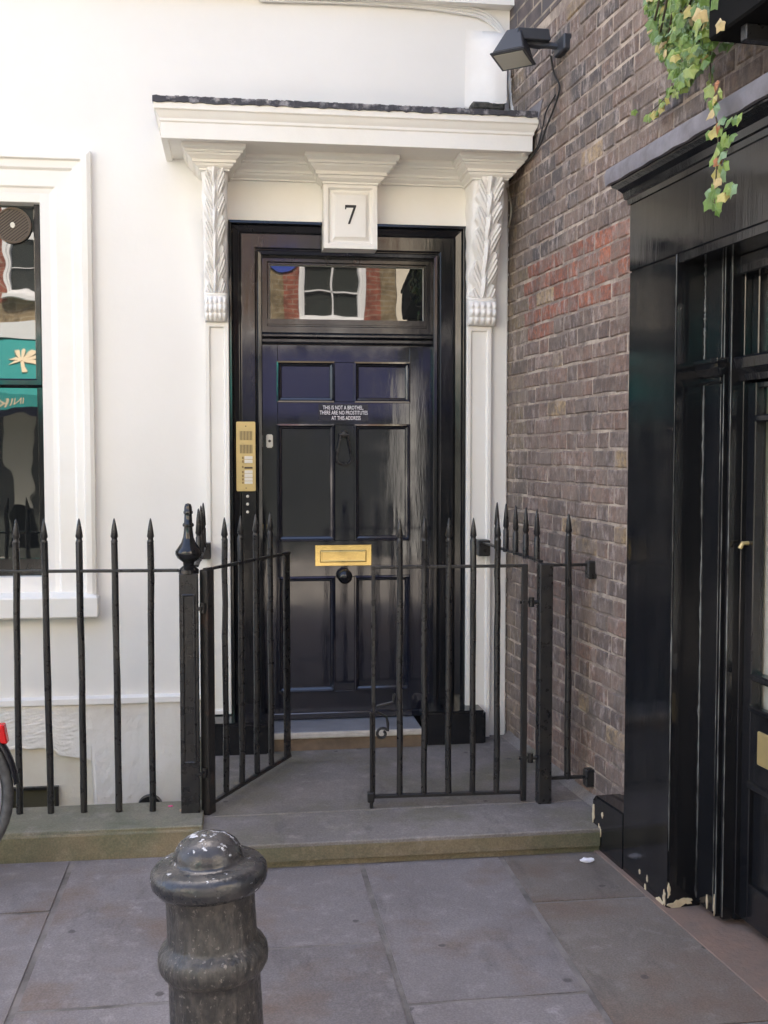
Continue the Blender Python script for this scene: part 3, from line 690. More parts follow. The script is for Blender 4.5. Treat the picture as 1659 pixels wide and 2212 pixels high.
# single bricks in Flemish bond
CH = .0745; rng = random.Random(11)
bricks = []
def brick_colour(t, z):
    r = rng.random()
    if 2.06 + .05 * t < z < 2.42 and .30 < t < 1.56 and r < .84: c = rng.choice([(0.25, 0.09, 0.055), (0.21, 0.085, 0.056), (0.27, 0.10, 0.058)])
    elif t > 1.9 and z > 2.6: c = rng.choice([(0.20, 0.155, 0.10), (0.17, 0.135, 0.10), (0.14, 0.115, 0.10)])
    elif t < .20 + .1 * rng.random(): c = rng.choice([(0.165, 0.14, 0.095), (0.14, 0.12, 0.09), (0.11, 0.095, 0.08)])
    elif r > .965: c = (0.29, 0.23, 0.14)
    elif z > 2.35: c = rng.choice([(0.085, 0.078, 0.076), (0.12, 0.095, 0.082), (0.14, 0.105, 0.088), (0.070, 0.068, 0.070), (0.16, 0.12, 0.10)])
    else: c = rng.choice([(0.15, 0.113, 0.095), (0.125, 0.097, 0.084), (0.17, 0.128, 0.107), (0.12, 0.10, 0.09), (0.155, 0.105, 0.085)])
    k = rng.uniform(.95, 1.5); return (c[0] * k * 1.16, c[1] * k * 1.03, c[2] * k * .92)
for row in range(-2, 48):
    z0 = row * CH + .005; z1 = z0 + CH - .010
    t = -.26 - (.1685 if row % 2 else 0) + rng.uniform(-.012, .012); s = 0
    while t < TE:
        wd = .215 if s % 2 == 0 else .102; s += 1
        a, c = t, t + wd * rng.uniform(.97, 1.03); t = c + .010
        if z1 < 2.5: c = min(c, 1.70)
        a = max(a, -.02)
        if c - a < .03 or (z0 > 3.5): continue
        if z0 < 2.5 and a > 1.66: continue
        if z0 >= 2.5 and c > TE: c = TE - .002
        bricks.append((a, c, z0 + rng.uniform(-.0035, .002), z1 + rng.uniform(-.002, .0035)))
def brick_geo(a, c, z0, z1):
    j = lambda k=.002: rng.uniform(-k, k); n = rng.uniform(-.0025, .0025)
    pro = [(a, z0), ((a + c) / 2, z0), (c, z0), (c, (z0 + z1) / 2), (c, z1), ((a + c) / 2, z1), (a, z1), (a, (z0 + z1) / 2)]
    mid = ((a + c) / 2, (z0 + z1) / 2); v = []
    for q in pro: v.append(W(q[0], -.014, q[1]))
    mids = [(q[0] + j(.0025), q[1] + j(.0025)) for q in pro]
    for q in mids: v.append(W(q[0], -.005 + j(.001), q[1]))
    for q in mids:
        dt = .006 * (1 if q[0] < mid[0] - .01 else -1 if q[0] > mid[0] + .01 else 0); dz = .006 * (1 if q[1] < mid[1] - .01 else -1 if q[1] > mid[1] + .01 else 0)
        v.append(W(q[0] + dt, n + j(.001), q[1] + dz))
    f = [tuple(range(16, 24))] + [(i, (i + 1) % 8, 8 + (i + 1) % 8, 8 + i) for i in range(8)] + [(8 + i, 8 + (i + 1) % 8, 16 + (i + 1) % 8, 16 + i) for i in range(8)]
    return v, f
def in_view(a, c, z0, z1):
    p = Vector(W((a + c) / 2, 0, (z0 + z1) / 2)) - Vector((0, 0, EYE))
    fw = Vector((math.sin(YAW) * math.cos(PITCH), math.cos(YAW) * math.cos(PITCH), -math.sin(PITCH))); rt = Vector((math.cos(YAW), -math.sin(YAW), 0)); up = rt.cross(fw)
    d = p.dot(fw)
    if d < .5: return 0
    u = CX + F * p.dot(rt) / d; v = CY - F * p.dot(up) / d
    if not (-20 < u < 1680 and -25 < v < 2230): return 0
    return (c - a) * (z1 - z0) / d ** 2 * abs(p.normalized().dot(Vector((DN[0], DN[1], 0))))
info = sorted(bricks, key=lambda q: -in_view(*q))
single = [q for q in info if in_view(*q) > 0][:298]
rest = [q for q in info if q not in set(single)]
def colour_mesh(me, cols):
    at = me.color_attributes.new('Col', 'FLOAT_COLOR', 'CORNER'); i = 0
    for poly, c in zip(me.polygons, cols):
        for li in poly.loop_indices: at.data[li].color = rgb(c)
for q in single:
    v, f = brick_geo(*q); me = bpy.data.meshes.new('brick'); me.from_pydata(v, [], f); me.materials.append(BRICK)
    c = brick_colour((q[0] + q[1]) / 2, q[2]); colour_mesh(me, [c] * len(f)); link('brick', me, bw)
V_, F_, C_ = [], [], []
for q in rest:
    v, f = brick_geo(*q); o = len(V_); V_ += v; F_ += [tuple(i + o for i in g) for g in f]; C_ += [brick_colour((q[0] + q[1]) / 2, q[2])] * len(f)
me = bpy.data.meshes.new('small_bricks'); me.from_pydata(V_, [], F_); me.materials.append(BRICK); colour_mesh(me, C_)
tag(link('small_bricks', me, bw), kind='stuff')
for me in [o.data for o in bw.children]:
    pass
# cement fillet at the foot of the wall on the landing
MB().prism([(0.0, 0.09), (.045, .09), (0, .125)], lambda p, q, r: W(r, p - .005, q), .05, 1.36).build('mortar_fillet', LANDING, bh, bevel=.004)

# ---- shop front
SZ0, SZ1, CT = 2.205, 2.447, 2.53
sfp = MB()
sfp.wbox(1.655, 2.012, -.02, .105, -.05, SZ0)            # end pilaster
sh = sfp.build('shop_front', GLOSS, bh, bevel=.006, seg=2)
tag(sh, 'black gloss painted shop front with cornice and lead capping')
WB('fascia', GLOSS, sh, 1.655, 4.2, -.02, .106, SZ0, SZ1 + .02, bevel=.003)
prof = [(.10, SZ1 - .004), (.112, SZ1 - .004), (.114, SZ1 + .014), (.122, SZ1 + .018), (.126, SZ1 + .040), (.140, SZ1 + .056), (.156, SZ1 + .066), (.158, SZ1 + .084), (.166, SZ1 + .088), (.166, CT + .01), (-.02, CT + .012)]
cn = MB(); vs_ = []
t_end = 1.655
for p, z in prof: vs_ += [W(t_end - (p - .105), -.02, z), W(t_end - (p - .105), p, z), W(4.2, p, z), W(4.2, -.02, z)]
n_ = len(prof); fs = [(i * 4 + k, i * 4 + (k + 1) % 4, (i + 1) * 4 + (k + 1) % 4, (i + 1) * 4 + k) for i in range(n_ - 1) for k in range(4)] + [(3, 2, 1, 0), tuple(range((n_ - 1) * 4, n_ * 4))]
cn.add(vs_, fs).build('cornice', GLOSS, sh)
# lead: dressed over the front edge, slightly wavy
ldm = MB(); ns = 60; tv = []
for i in range(ns + 1):
    t = 1.585 + (4.2 - 1.585) * i / ns; w1 = .004 * math.sin(i * 1.7) + random.uniform(-.002, .002)
    tv += [W(t, .172 + w1 * .3, CT - .008 + w1 * .35), W(t, .176, CT + .03), W(t, .168, CT + .052), W(t, .10, CT + .062), W(t, .0, CT + .085), W(t, -.004, CT + .0)]
fs = [(i * 6 + k, i * 6 + (k + 1) % 6, (i + 1) * 6 + (k + 1) % 6, (i + 1) * 6 + k) for i in range(ns) for k in range(6)] + [tuple(range(6))[::-1], tuple(range(ns * 6, ns * 6 + 6))]
ldm.add(tv, fs).build('lead_capping', LEAD, sh, smooth=True)
# peeling base of the pilaster, with patches of bare stone
MB().prism([(1.372, -.05), (1.66, -.05), (1.66, .215), (1.40, .205), (1.378, .185), (1.370, .09)], lambda p, q, r: W(p, r, q), -.02, .1065).build('base_block', GLOSS, sh, bevel=.006, seg=2)
BARE = M('bare_stone', (0.62, 0.52, 0.34), 0.85, (0.50, 0.40, 0.27), 30, bmp=.4, bscale=60)
def flake(name, ct, cz, rt, rz, n, k=11):
    poly = [(ct + rt * math.cos(2 * math.pi * i / k) * random.uniform(.45, 1.1), cz + rz * math.sin(2 * math.pi * i / k) * random.uniform(.5, 1.1)) for i in range(k)]
    MB().prism(poly, lambda p, q, r: W(p, r, q), n - .002, n + .0015).build(name, BARE, sh)
for ct, cz, rt, rz in ((1.390, .13, .012, .05), (1.45, .075, .014, .036), (1.475, .15, .008, .014), (1.44, .02, .008, .013), (1.80, .05, .008, .010), (1.86, .045, .006, .016), (1.845, .01, .007, .012), (1.955, .006, .03, .012), (1.99, .03, .012, .03)):
    flake('bare_patch', ct, cz, rt, rz, .1075 if ct < 1.66 else .1058, 17)

for cn_, cz, rn, rz in ((.075, .012, .030, .016), (.04, .02, .03, .014), (.10, .06, .006, .03)):
    k = 15; poly2 = [(cn_ + rn * math.cos(2 * math.pi * i / k) * random.uniform(.5, 1.1), cz + rz * math.sin(2 * math.pi * i / k) * random.uniform(.45, 1.1)) for i in range(k)]
    MB().prism(poly2, lambda p, q, r: W(r, p, q), 2.010, 2.0135).build('bare_patch', BARE, sh)
for ct, cz, rt, rz in ((2.09, .05, .006, .03), (2.145, .06, .004, .035)): flake('bare_patch', ct, cz, rt, rz, .0015 if ct < 2.12 else .0055, 13)
# reveal, inner faces and mouldings of the entrance
ent = MB()
ent.wbox(2.0, 2.125, -.30, .0, .02, SZ0 + .02)
ent.wbox(2.125, 2.137, -.30, -.012, .02, SZ0 + .02)
ent.wbox(2.137, 2.150, -.30, .004, .02, SZ0 + .02)
ent.wbox(2.150, 2.158, -.30, -.014, .02, SZ0 + .02)
ent.wbox(2.158, 2.176, -.30, -.006, .02, SZ0 + .02)
ent.wbox(2.176, 2.186, -.30, -.045, .02, SZ0 + .02)
ent.build('entrance_jamb', GLOSS, sh, bevel=.002)
WB('entrance_soffit', GLOSS, sh, 2.0, 4.2, -.30, .10, SZ0 - .03, SZ0 + .005, bevel=.003)
WB('entrance_head', GLOSS, sh, 2.12, 3.5, -.30, -.02, SZ0 - .09, SZ0 - .03, bevel=.004)
cap = MB(); vs_ = []
for p, z in ((.002, 1.775), (.012, 1.782), (.012, 1.795), (.022, 1.80), (.032, 1.825), (.034, 1.838), (.038, 1.842), (.038, 1.856), (.0, 1.862)):
    vs_ += [W(2.006 - p, -.2, z), W(2.006 - p, p, z), W(2.128 + p, p, z), W(2.128 + p, -.2, z)]
n_ = 9; fs = [(i * 4 + k, i * 4 + (k + 1) % 4, (i + 1) * 4 + (k + 1) % 4, (i + 1) * 4 + k) for i in range(n_ - 1) for k in range(4)] + [(3, 2, 1, 0), tuple(range(32, 36))]
cap.add(vs_, fs).build('jamb_capital', GLOSS, sh, bevel=.001)
MB().prism([(-.10, 1.775), (-.035, 1.78), (-.03, 1.80), (-.015, 1.82), (-.010, 1.85), (-.02, 1.858), (-.10, 1.875)], lambda p, q, r: W(r, p, q), 2.15, 3.5).build('shop_transom', GLOSS, sh)
WB('far_jamb', GLOSS, sh, 3.25, 4.2, -.3, .09, -.05, SZ0 + .02, bevel=.004)
GLINTWORN = M('painted_glint_worn_edge', (0.20, 0.205, 0.19), 0.3, (0.02, 0.02, 0.02), 4.5, 0.42, 0.60, stretch=(1, 1, 1.0))
def worn(t, n, r, z0, z1, wob):  # edge highlights painted as pale strips; the wavy ones are a worn bead
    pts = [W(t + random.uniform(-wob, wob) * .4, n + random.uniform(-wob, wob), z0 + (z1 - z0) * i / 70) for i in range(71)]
    MB().tube(pts, [r * random.uniform(.5, 1.15) for _ in pts], 5).build('glint_worn_edge', GLINTWORN, sh, smooth='all')
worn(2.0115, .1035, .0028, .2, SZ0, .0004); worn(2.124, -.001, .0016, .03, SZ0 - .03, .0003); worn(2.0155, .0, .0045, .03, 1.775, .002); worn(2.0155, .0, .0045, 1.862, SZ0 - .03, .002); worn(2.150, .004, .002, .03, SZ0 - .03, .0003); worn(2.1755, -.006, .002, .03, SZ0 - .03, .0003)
# the shop door in the entrance
sd = MB(); DN0 = -.10
d0, d1 = 2.186, 3.25
ND = -.06
def dt(u, v): return pxW(u, v, ND)
g0 = 2.235
sd.wbox(d0, g0, -.10, ND, .03, 1.775)                    # stile
sd.wbox(d1 - .12, d1, -.10, ND, .03, 1.775)
sd.wbox(g0, d1 - .12, -.10, ND, 1.755, 1.775); sd.wbox(g0, d1 - .12, -.10, ND, .49, .735); sd.wbox(g0, d1 - .12, -.10, ND, .03, .16)
sd = sd.build('shop_door', GLOSS, bh, bevel=.003)
WB('bottom_panel', GLOSS, sd, g0, d1 - .12, -.095, -.075, .16, .49, bevel=.002)
for z in (.835, 1.66): WB('glazing_bar', GLOSS, sd, g0, d1 - .12, -.10, ND + .006, z - .012, z + .012, bevel=.005)
WB('door_moulding', GLOSS, sd, g0 - .006, d1 - .11, ND - .01, ND + .012, .725, .745, bevel=.004)
WB('door_moulding', GLOSS, sd, g0 - .006, d1 - .11, ND - .01, ND + .012, .475, .498, bevel=.004)
WB('pane', SHOPGLASS, sd, g0, d1 - .12, -.088, -.084, .735, 1.755, bevel=0)
WB('letter_flap', BRASSDULL, sd, 2.285, 2.56, ND - .004, ND + .006, .565, .672, bevel=.003)
ft = MB().wbox(d0, 2.226, -.12, ND - .01, 1.86, SZ0 - .05); ft.wbox(2.226, d1, -.12, ND - .01, 2.13, SZ0 - .05)
ft = ft.build('shop_fanlight', GLOSS, bh, bevel=.003)
WB('pane', SHOPGLASS, ft, 2.226, d1, -.10, -.096, 1.86, 2.13, bevel=0)
WB('glazing_bar', GLOSS, ft, 2.28, 2.30, -.105, -.07, 1.86, 2.13, bevel=.004)
yl_ = MB().tube([W(2.205, ND, .0 + 1.262), W(2.205, ND + .02, 1.262), W(2.205, ND + .03, 1.245)], .007, 8).build('door_catch', BRASSDULL, sd, smooth=True)
WB('window_blind', BLIND, bh, 2.19, d1, -.118, -.108, .5, 2.2, bevel=0)
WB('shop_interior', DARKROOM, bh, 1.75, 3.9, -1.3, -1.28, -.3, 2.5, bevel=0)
WB('shop_floor', M('red_brown_step_stone', (0.20, 0.135, 0.105), 0.8, (0.155, 0.12, 0.10), 7, bmp=.4, bscale=40), bh, 1.40, 4.6, -1.3, .128, -.3, .0015, bevel=0.004)
# ================================================================== RAILINGS AND GATES
ZR = 1.083
def bar_mesh(z0, ztop, r=.0134, spike=True):
    m_ = MB(); jit = lambda: random.uniform(-.0014, .0014)
    pts = []; rs = []
    n = 9; zend = ztop - .095 if spike else ztop
    for i in range(n): pts.append((jit(), jit(), z0 + (zend - z0) * i / (n - 1))); rs.append(r + random.uniform(-.0008, .0008))
    if spike:
        pts += [(0, 0, zend + .003), (0, 0, zend + .010), (0, 0, zend + .016), (0, 0, zend + .022), (0, 0, ztop - .035), (0, 0, ztop - .008), (0, 0, ztop)]
        rs += [r * 1.05, r * .82, r * .82, r * 1.12, r * .70, r * .32, r * .12]
    m_.tube(pts, rs, 8)
    o = m_.build('bar', IRON, None, smooth=True); me = o.data; bpy.data.objects.remove(o); return me
def spike_mesh(h):
    o = MB().tube([(0, 0, -.01), (0, 0, h * .42), (0, 0, h * .45), (0, 0, h * .48), (0, 0, h * .51), (0, 0, h * .80), (0, 0, h * .97), (0, 0, h)], [.0135, .013, .010, .010, .014, .009, .004, .001], 8).build('spike', IRON, None, smooth=True)
    me = o.data; bpy.data.objects.remove(o); return me
tall = [bar_mesh(.07, 1.292) for _ in range(4)]
gate_tall = [bar_mesh(.135, 1.285, .0130) for _ in range(3)]
SPK = spike_mesh(.215)
rl = thing('iron_railing', (-.8, YR, .11), 'row of black spiked iron railings on the mossy kerb', 'railing')
bxs = [-3.2 + .132 * i for i in range(0, 17)] + [-.866, -.74, -.612, -.473, -.341]
bxs = [x for x in bxs if x < -.93 or x in (-.866, -.74, -.612, -.473, -.341)]
for i, x in enumerate(bxs):
    o = link('bar', tall[i % 4], rl, (x, YR + .05 - .04 * min(1, max(0, (x + .9) / .6)), 0)); o.rotation_euler = (random.uniform(-.004, .004), random.uniform(.002, .012), random.uniform(0, 3))
MB().hexa([(-3.4, YR + .044, ZR - .006), (-.9, YR + .044, ZR - .006), (-.9, YR + .066, ZR - .006), (-3.4, YR + .066, ZR - .006), (-3.4, YR + .044, ZR + .006), (-.9, YR + .044, ZR + .006), (-.9, YR + .066, ZR + .006), (-3.4, YR + .066, ZR + .006)]).hexa(
    [(-.9, YR + .041, ZR - .006), (-.2, YR - .006, ZR - .006), (-.2, YR + .016, ZR - .006), (-.9, YR + .063, ZR - .006), (-.9, YR + .041, ZR + .006), (-.2, YR - .006, ZR + .006), (-.2, YR + .016, ZR + .006), (-.9, YR + .063, ZR + .006)]).build('rail', IRON, rl, bevel=.002)
PXL = -.188
post = MB().box(PXL - .037, PXL + .037, YR - .037, YR + .037, .06, ZR - .01)
post.frame(PXL - .037, PXL + .037, .30, ZR - .08, [(.010, YR - .0372), (.012, YR - .041), (.018, YR - .041), (.020, YR - .0372)])
post = post.build('post', IRON, rl, bevel=.004)
FIN = [(.034, -.012), (.042, -.004), (.042, .012), (.034, .02), (.022, .03), (.024, .044), (.034, .052), (.046, .062), (.054, .078), (.054, .092), (.044, .108), (.030, .128), (.022, .152), (.0185, .178), (.0175, .195), (.023, .199), (.023, .208), (.017, .214), (.0155, .250), (.0195, .254), (.0195, .261), (.0165, .266), (.0155, .282), (.011, .294), (.001, .298)]
MB().lathe([(r * .96, z * .93) for r, z in FIN], (PXL, YR, ZR - .008), 24).build('finial', GLOSS, post, smooth=True)
# spiked rail running back from the post to the house, left side
def back_rail(name, x0, y0, x1, y1, n, label, s0=.12, s1=.9):
    g = thing(name, (x0, y0, ZR), label, 'railing')
    d = Vector((x1 - x0, y1 - y0, 0)); e_ = Vector((-d.y, d.x, 0)).normalized() * .011
    p0, p1 = Vector((x0, y0, ZR + .012)), Vector((x1, y1, ZR + .012))
    MB().hexa([p0 - e_, p1 - e_, p1 + e_, p0 + e_] + [q + Vector((0, 0, .010)) for q in (p0 - e_, p1 - e_, p1 + e_, p0 + e_)]).build('rail', IRON, g, bevel=.002)
    for i in range(n):
        q = p0 + (p1 - p0) * (s0 + (s1 - s0) * i / max(1, n - 1)); link('spike', SPK, g, (q.x, q.y, q.z + .006))
    f = p1
    MB().box(f.x - .03, f.x + .03, f.y - .012, f.y + .08, ZR - .05, ZR + .03).build('wall_bracket', IRON, g, bevel=.004)
    return g
back_rail('return_railing', -.160, YR, -.152, YW - .10, 3, 'short spiked rail from the finial post back to the white wall', .30, .86)
RX = 1.268
back_rail('return_railing', RX - .01, YR, 1.238, YW - .12, 5, 'short spiked rail from the right gate post back to the pilaster', .06, .74)
# right post with a fixed bar held to the brick wall
rp = thing('gate_post', (RX, YR - .06, .09), 'square black gate post with one spiked bar tied to the brick wall', 'gate post')
py = YR - .03
MB().box(RX - .028, RX + .028, py - .028, py + .028, .08, ZR + .012).build('post', IRON, rp, bevel=.004)
xw = wx(py) - .004
MB().box(RX + .02, xw, py - .010, py + .010, ZR - .002, ZR + .010).build('rail', IRON, rp, bevel=.002)
MB().box(RX + .02, xw, py - .010, py + .010, .185, .197).build('rail', IRON, rp, bevel=.002)
link('bar', bar_mesh(.185, 1.30), rp, (RX + .105, py, 0)).rotation_euler = (0, -.004, 0)
for z in (ZR - .055, .15): MB().box(xw - .028, xw + .02, py - .022, py + .022, z, z + .075).build('wall_bracket', IRON, rp, bevel=.006)

def gate(name, hx, hy, ex_, ey_, nbars, zb, label, free_plate, tall_last, latch):
    g = thing(name, (hx, hy, .09), label, 'gate', None)
    h = Vector((hx, hy, 0)); d = Vector((ex_ - hx, ey_ - hy, 0)); L = d.length; d.normalize(); e_ = Vector((-d.y, d.x, 0))
    def bx_(a0, a1, w_, z0, z1):
        p = [h + d * a0 - e_ * w_, h + d * a1 - e_ * w_, h + d * a1 + e_ * w_, h + d * a0 + e_ * w_]
        return [q + Vector((0, 0, z0)) for q in p] + [q + Vector((0, 0, z1)) for q in p]
    MB().hexa(bx_(0, L, .010, ZR - .004, ZR + .008)).build('rail', IRON, g, bevel=.002)
    MB().hexa(bx_(0, L, .010, zb, zb + .014)).build('rail', IRONRUST, g, bevel=.002)
    MB().hexa(bx_(0 if latch else -.012, .024 if latch else .045, .012 if latch else .018, zb - (.03 if latch else .07), ZR + .002)).build('hinge_stile', IRONRUST, g, bevel=.003)
    fw = .055 if free_plate else .014
    MB().hexa(bx_(L - fw, L, .006 if free_plate else .010, zb, ZR + .002)).build('free_stile', IRON, g, bevel=.002)
    for i in range(nbars):
        a = .024 + (L - .024 - fw) * (i + 1) / (nbars + 1)
        q = h + d * a
        link('bar', gate_tall[i % 3], g, (q.x, q.y, 0)).rotation_euler = (0, 0, random.uniform(0, 3))
    for z in (ZR - .15, zb + .15):
        q = h + d * -.018
        MB().tube([q + Vector((0, 0, z - .02)), q + Vector((0, 0, z + .02))], .012, 10).tube([q + Vector((0, 0, z)), q + d * .05 + Vector((0, 0, z))], .007, 8).tube([q - d * .03 + Vector((0, 0, z)), q + Vector((0, 0, z))], .008, 8).tube([h + d * .012 - e_ * .018 + Vector((0, 0, z)), h + d * .012 + e_ * .018 + Vector((0, 0, z))], .012, 8).build('hinge', IRON, g, smooth=True)
    if latch:
        q = h + d * (L + .004)
        MB().tube([q + Vector((0, -.016, .085)), q + Vector((0, -.016, .46))], .007, 8).tube([q + Vector((0, -.016, .46)), q - d * .0 + Vector((-.0, -.02, .49))], .007, 8).build('drop_bolt', IRONRUST, g, smooth=True)
        MB().box(q.x - .016, q.x + .012, q.y - .028, q.y + .004, zb - .012, zb + .03).build('bolt_keep', IRONRUST, g, bevel=.004)
        c = q - d * .045 + Vector((0, -.014, 0)); pts = []
        for i in range(26):
            s_ = i / 25; a = 2.2 * math.pi * s_ + .4; r = .026 * (1 - .55 * s_)
            pts.append(c + Vector((r * math.cos(a) - .0, 0, .40 + .11 * (s_ < .0) + r * math.sin(a))))
        pts = [c + Vector((.05, 0, .565)), c + Vector((.045, 0, .53)), c + Vector((-.02, 0, .515)), c + Vector((-.028, 0, .495)), c + Vector((.018, 0, .47)), c + Vector((.024, 0, .44))] + pts
        MB().tube(pts, .006, 7).build('scroll_latch', IRON, g, smooth=True)
    return g
gate('iron_gate', -.125, YR, .245, YR + .70, 4, .118, 'narrow black iron gate leaf standing open inwards beside the finial post', True, False, False)
gate('iron_gate', 1.196, YR - .02, .548, YR + .0, 5, .128, 'black iron gate leaf closed across the landing with scroll latch', False, True, True)

# ================================================================== INTERCOM
ic0, ic1, iz0, iz1 = X_(510.5, 990, YW - .02), X_(552, 990, YW - .02), Z_(531, 1061, YW - .02), Z_(531, 911, YW - .02)
ic = thing('intercom_panel', ((ic0 + ic1) / 2, YW - .01, iz0), 'gold entry phone panel with grilles and name labels beside the door', 'intercom')
yi = YW - .030
MB().box(ic0, ic1, yi, YW - .004, iz0, iz1).build('face_plate', BRASSDULL, ic, bevel=.003, seg=2)
wI, hI = ic1 - ic0, iz1 - iz0
for z0, z1 in ((.735, .865), (.545, .67)):
    for i in range(9):
        x = ic0 + wI * (.21 + .60 * i / 8); MB().box(x - .0016, x + .0016, yi - .0012, yi + .002, iz0 + hI * z0, iz0 + hI * z1).build('grille_slot', DARKSLOT, ic)
labs = [(.46, .505), (.405, .452), (.255, .30), (.20, .247), (.15, .193), (.105, .143)]
for a, c in labs: MB().box(ic0 + wI * .42, ic0 + wI * .84, yi - .003, yi + .002, iz0 + hI * a, iz0 + hI * c).build('name_label', OFFWHITE, ic, bevel=.001)
MB().box(ic0 + wI * .42, ic0 + wI * .84, yi - .0015, yi + .002, iz0 + hI * .325, iz0 + hI * .35).build('label_gap', DARKSLOT, ic)
for a, c in labs + [(.33, .375)]:
    MB().box(ic0 + wI * .29, ic0 + wI * .38, yi - .004, yi + .002, iz0 + hI * (a + .006), iz0 + hI * (c - .006)).build('call_button', M('button_brown', (0.25, 0.17, 0.06), 0.5), ic, bevel=.001)
for zf in (.935, .045): yl([(.003, -.002), (.003, .001), (.001, .0015)], ((ic0 + ic1) / 2, yi, iz0 + hI * zf), 10).build('screw', DARKSLOT, ic)
for v, wh2 in ((1072, 'uppermost'), (1089, 'middle'), (1106, 'lowest')):
    g = yl([(.0075, -.002), (.0075, .003), (.004, .006), (.001, .0065)], (X_(535, v, YW - .01), YW - .010, Z_(535, v, YW - .01)), 14).build('screw_cap', OFFWHITE)
    tag(g, wh2 + ' of three small white screw caps below the entry phone panel', 'screw cap', 'white screw caps under the intercom')

# ================================================================== SECURITY LAMP, CABLES
lt, lz = .76, 3.335
lmp = thing('security_lamp', W(lt, 0, lz), 'dark box floodlight on a bracket on the brick wall above the canopy', 'lamp')
Lc = Vector(W(lt, .0, lz))
bt, bz = pxW(1195, 100, .05)
MB().tube([W(bt, -.01, bz), W(bt - .02, .07, bz + .01), W(bt - .03, .10, bz + .01)], .014, 8).build('arm', LAMPBODY, lmp, smooth=True)
WB('wall_plate', LAMPBODY, lmp, bt - .045, bt + .075, -.012, .03, bz - .035, bz + .035, bevel=.006)
# body: a tapered box facing down and to the left
hc = Vector(W(bt - .04, .215, bz - .005))
axis = Vector((-.16, -.20, -.96)).normalized(); sidev = axis.cross(Vector((0, 0, 1))).normalized(); upv = sidev.cross(axis).normalized()
def ring(dist, a, b_): c = hc + axis * dist; return [c - sidev * a - upv * b_, c + sidev * a - upv * b_, c + sidev * a + upv * b_, c - sidev * a + upv * b_]
MB().hexa(ring(-.075, .034, .032) + ring(.050, .076, .064)).hexa(ring(.050, .083, .070) + ring(.060, .083, .070)).build('housing', LAMPBODY, lmp, bevel=.005)
MB().hexa(ring(.054, .068, .054) + ring(.0625, .068, .054)).build('lens', LAMPGLASS, lmp)
MB().tube([W(bt - .03, .10, bz + .01), tuple(hc - axis * .03)], .017, 8).build('knuckle', LAMPBODY, lmp, smooth=True)
MB().hexa([hc + Vector((0.055, -.01, .045)) + Vector(q) for q in ((-.06, -.03, -.02), (.10, -.03, -.02), (.10, .05, -.02), (-.06, .05, -.02), (-.05, -.03, .03), (.09, -.03, .03), (.09, .05, .03), (-.05, .05, .03))]).build('junction_box', LAMPBODY, lmp, bevel=.004)
def cable(name, pts, r, mat, label, group=None):
    out = []
    P = [Vector(p) for p in pts]
    for i in range(len(P) - 1):
        p0 = P[max(0, i - 1)]; p1 = P[i]; p2 = P[i + 1]; p3 = P[min(len(P) - 1, i + 2)]
        for k in range(6):
            t = k / 6; out.append(.5 * ((2 * p1) + (-p0 + p2) * t + (2 * p0 - 5 * p1 + 4 * p2 - p3) * t * t + (-p0 + 3 * p1 - 3 * p2 + p3) * t ** 3))
    out.append(P[-1]); o = MB().tube(out, r, 6).build(name, mat, None, smooth=True); tag(o, label, 'cable', group); return o
def wp(u, v, n): t, z = pxW(u, v, n); return W(t, n, z)
def hp(u, v, o=.012): x, z = pxY(u, v, YW - o); return (x, YW - o, z)
cable('lamp_cable', [wp(1190, 120, .03), wp(1197, 160, .012), wp(1209, 190, .012), wp(1196, 235, .012), wp(1180, 275, .012), wp(1168, 310, .012), wp(1152, 335, .012), wp(1135, 352, .012)], .0045, CABLEB, 'thin black cable hanging down the brickwork from the floodlight')
cable('lamp_cable', [wp(1200, 205, .010), wp(1180, 240, .010), wp(1172, 275, .010), wp(1160, 318, .010), wp(1128, 360, .010)], .0035, CABLEB, 'second thin black cable beside the lamp cable lower down the brickwork')
for i, o in enumerate((0, 5.5, 11)):
    cable('white_cable', [hp(560, -3 + o * .3, .02), hp(760, 2 + o * .4, .016), hp(900, 9 + o * .6, .014), hp(980, 15 + o), hp(1035, 22 + o * 1.3), hp(1068, 42 + o * 1.6 - i), hp(1090, 75 + o, .014), hp(1104 - i * 2, 130, .02), hp(1108 - i * 4, 180, .02), hp(1110 - i * 3, 215, .03), hp(1107, 240, .06)], .0085, CABLEW,
          ('uppermost', 'middle', 'lowest')[i] + ' of three white cables curving down under the ledge', 'white cables under the ledge')
js = MB().prism([(-.02, 0), (.02, 0), (.012, .05), (-.012, .05)], lambda p, q, r: (hp(1108, 240, .06)[0] + p, r, hp(1108, 252, .06)[1] + q), YW - .085, YW - .05).build('cable_junction', LAMPBODY, None, bevel=.004)
tag(js, 'small black junction where the white cables meet the canopy lead', 'cable joint')
cable('grey_cable', [wp(1087, 385, .012), wp(1098, 415, .012), wp(1104, 445, .012), wp(1103, 470, .012), wp(1098, 492, .012)], .005, CABLEG, 'short beige cable curving beside the right carved bracket')
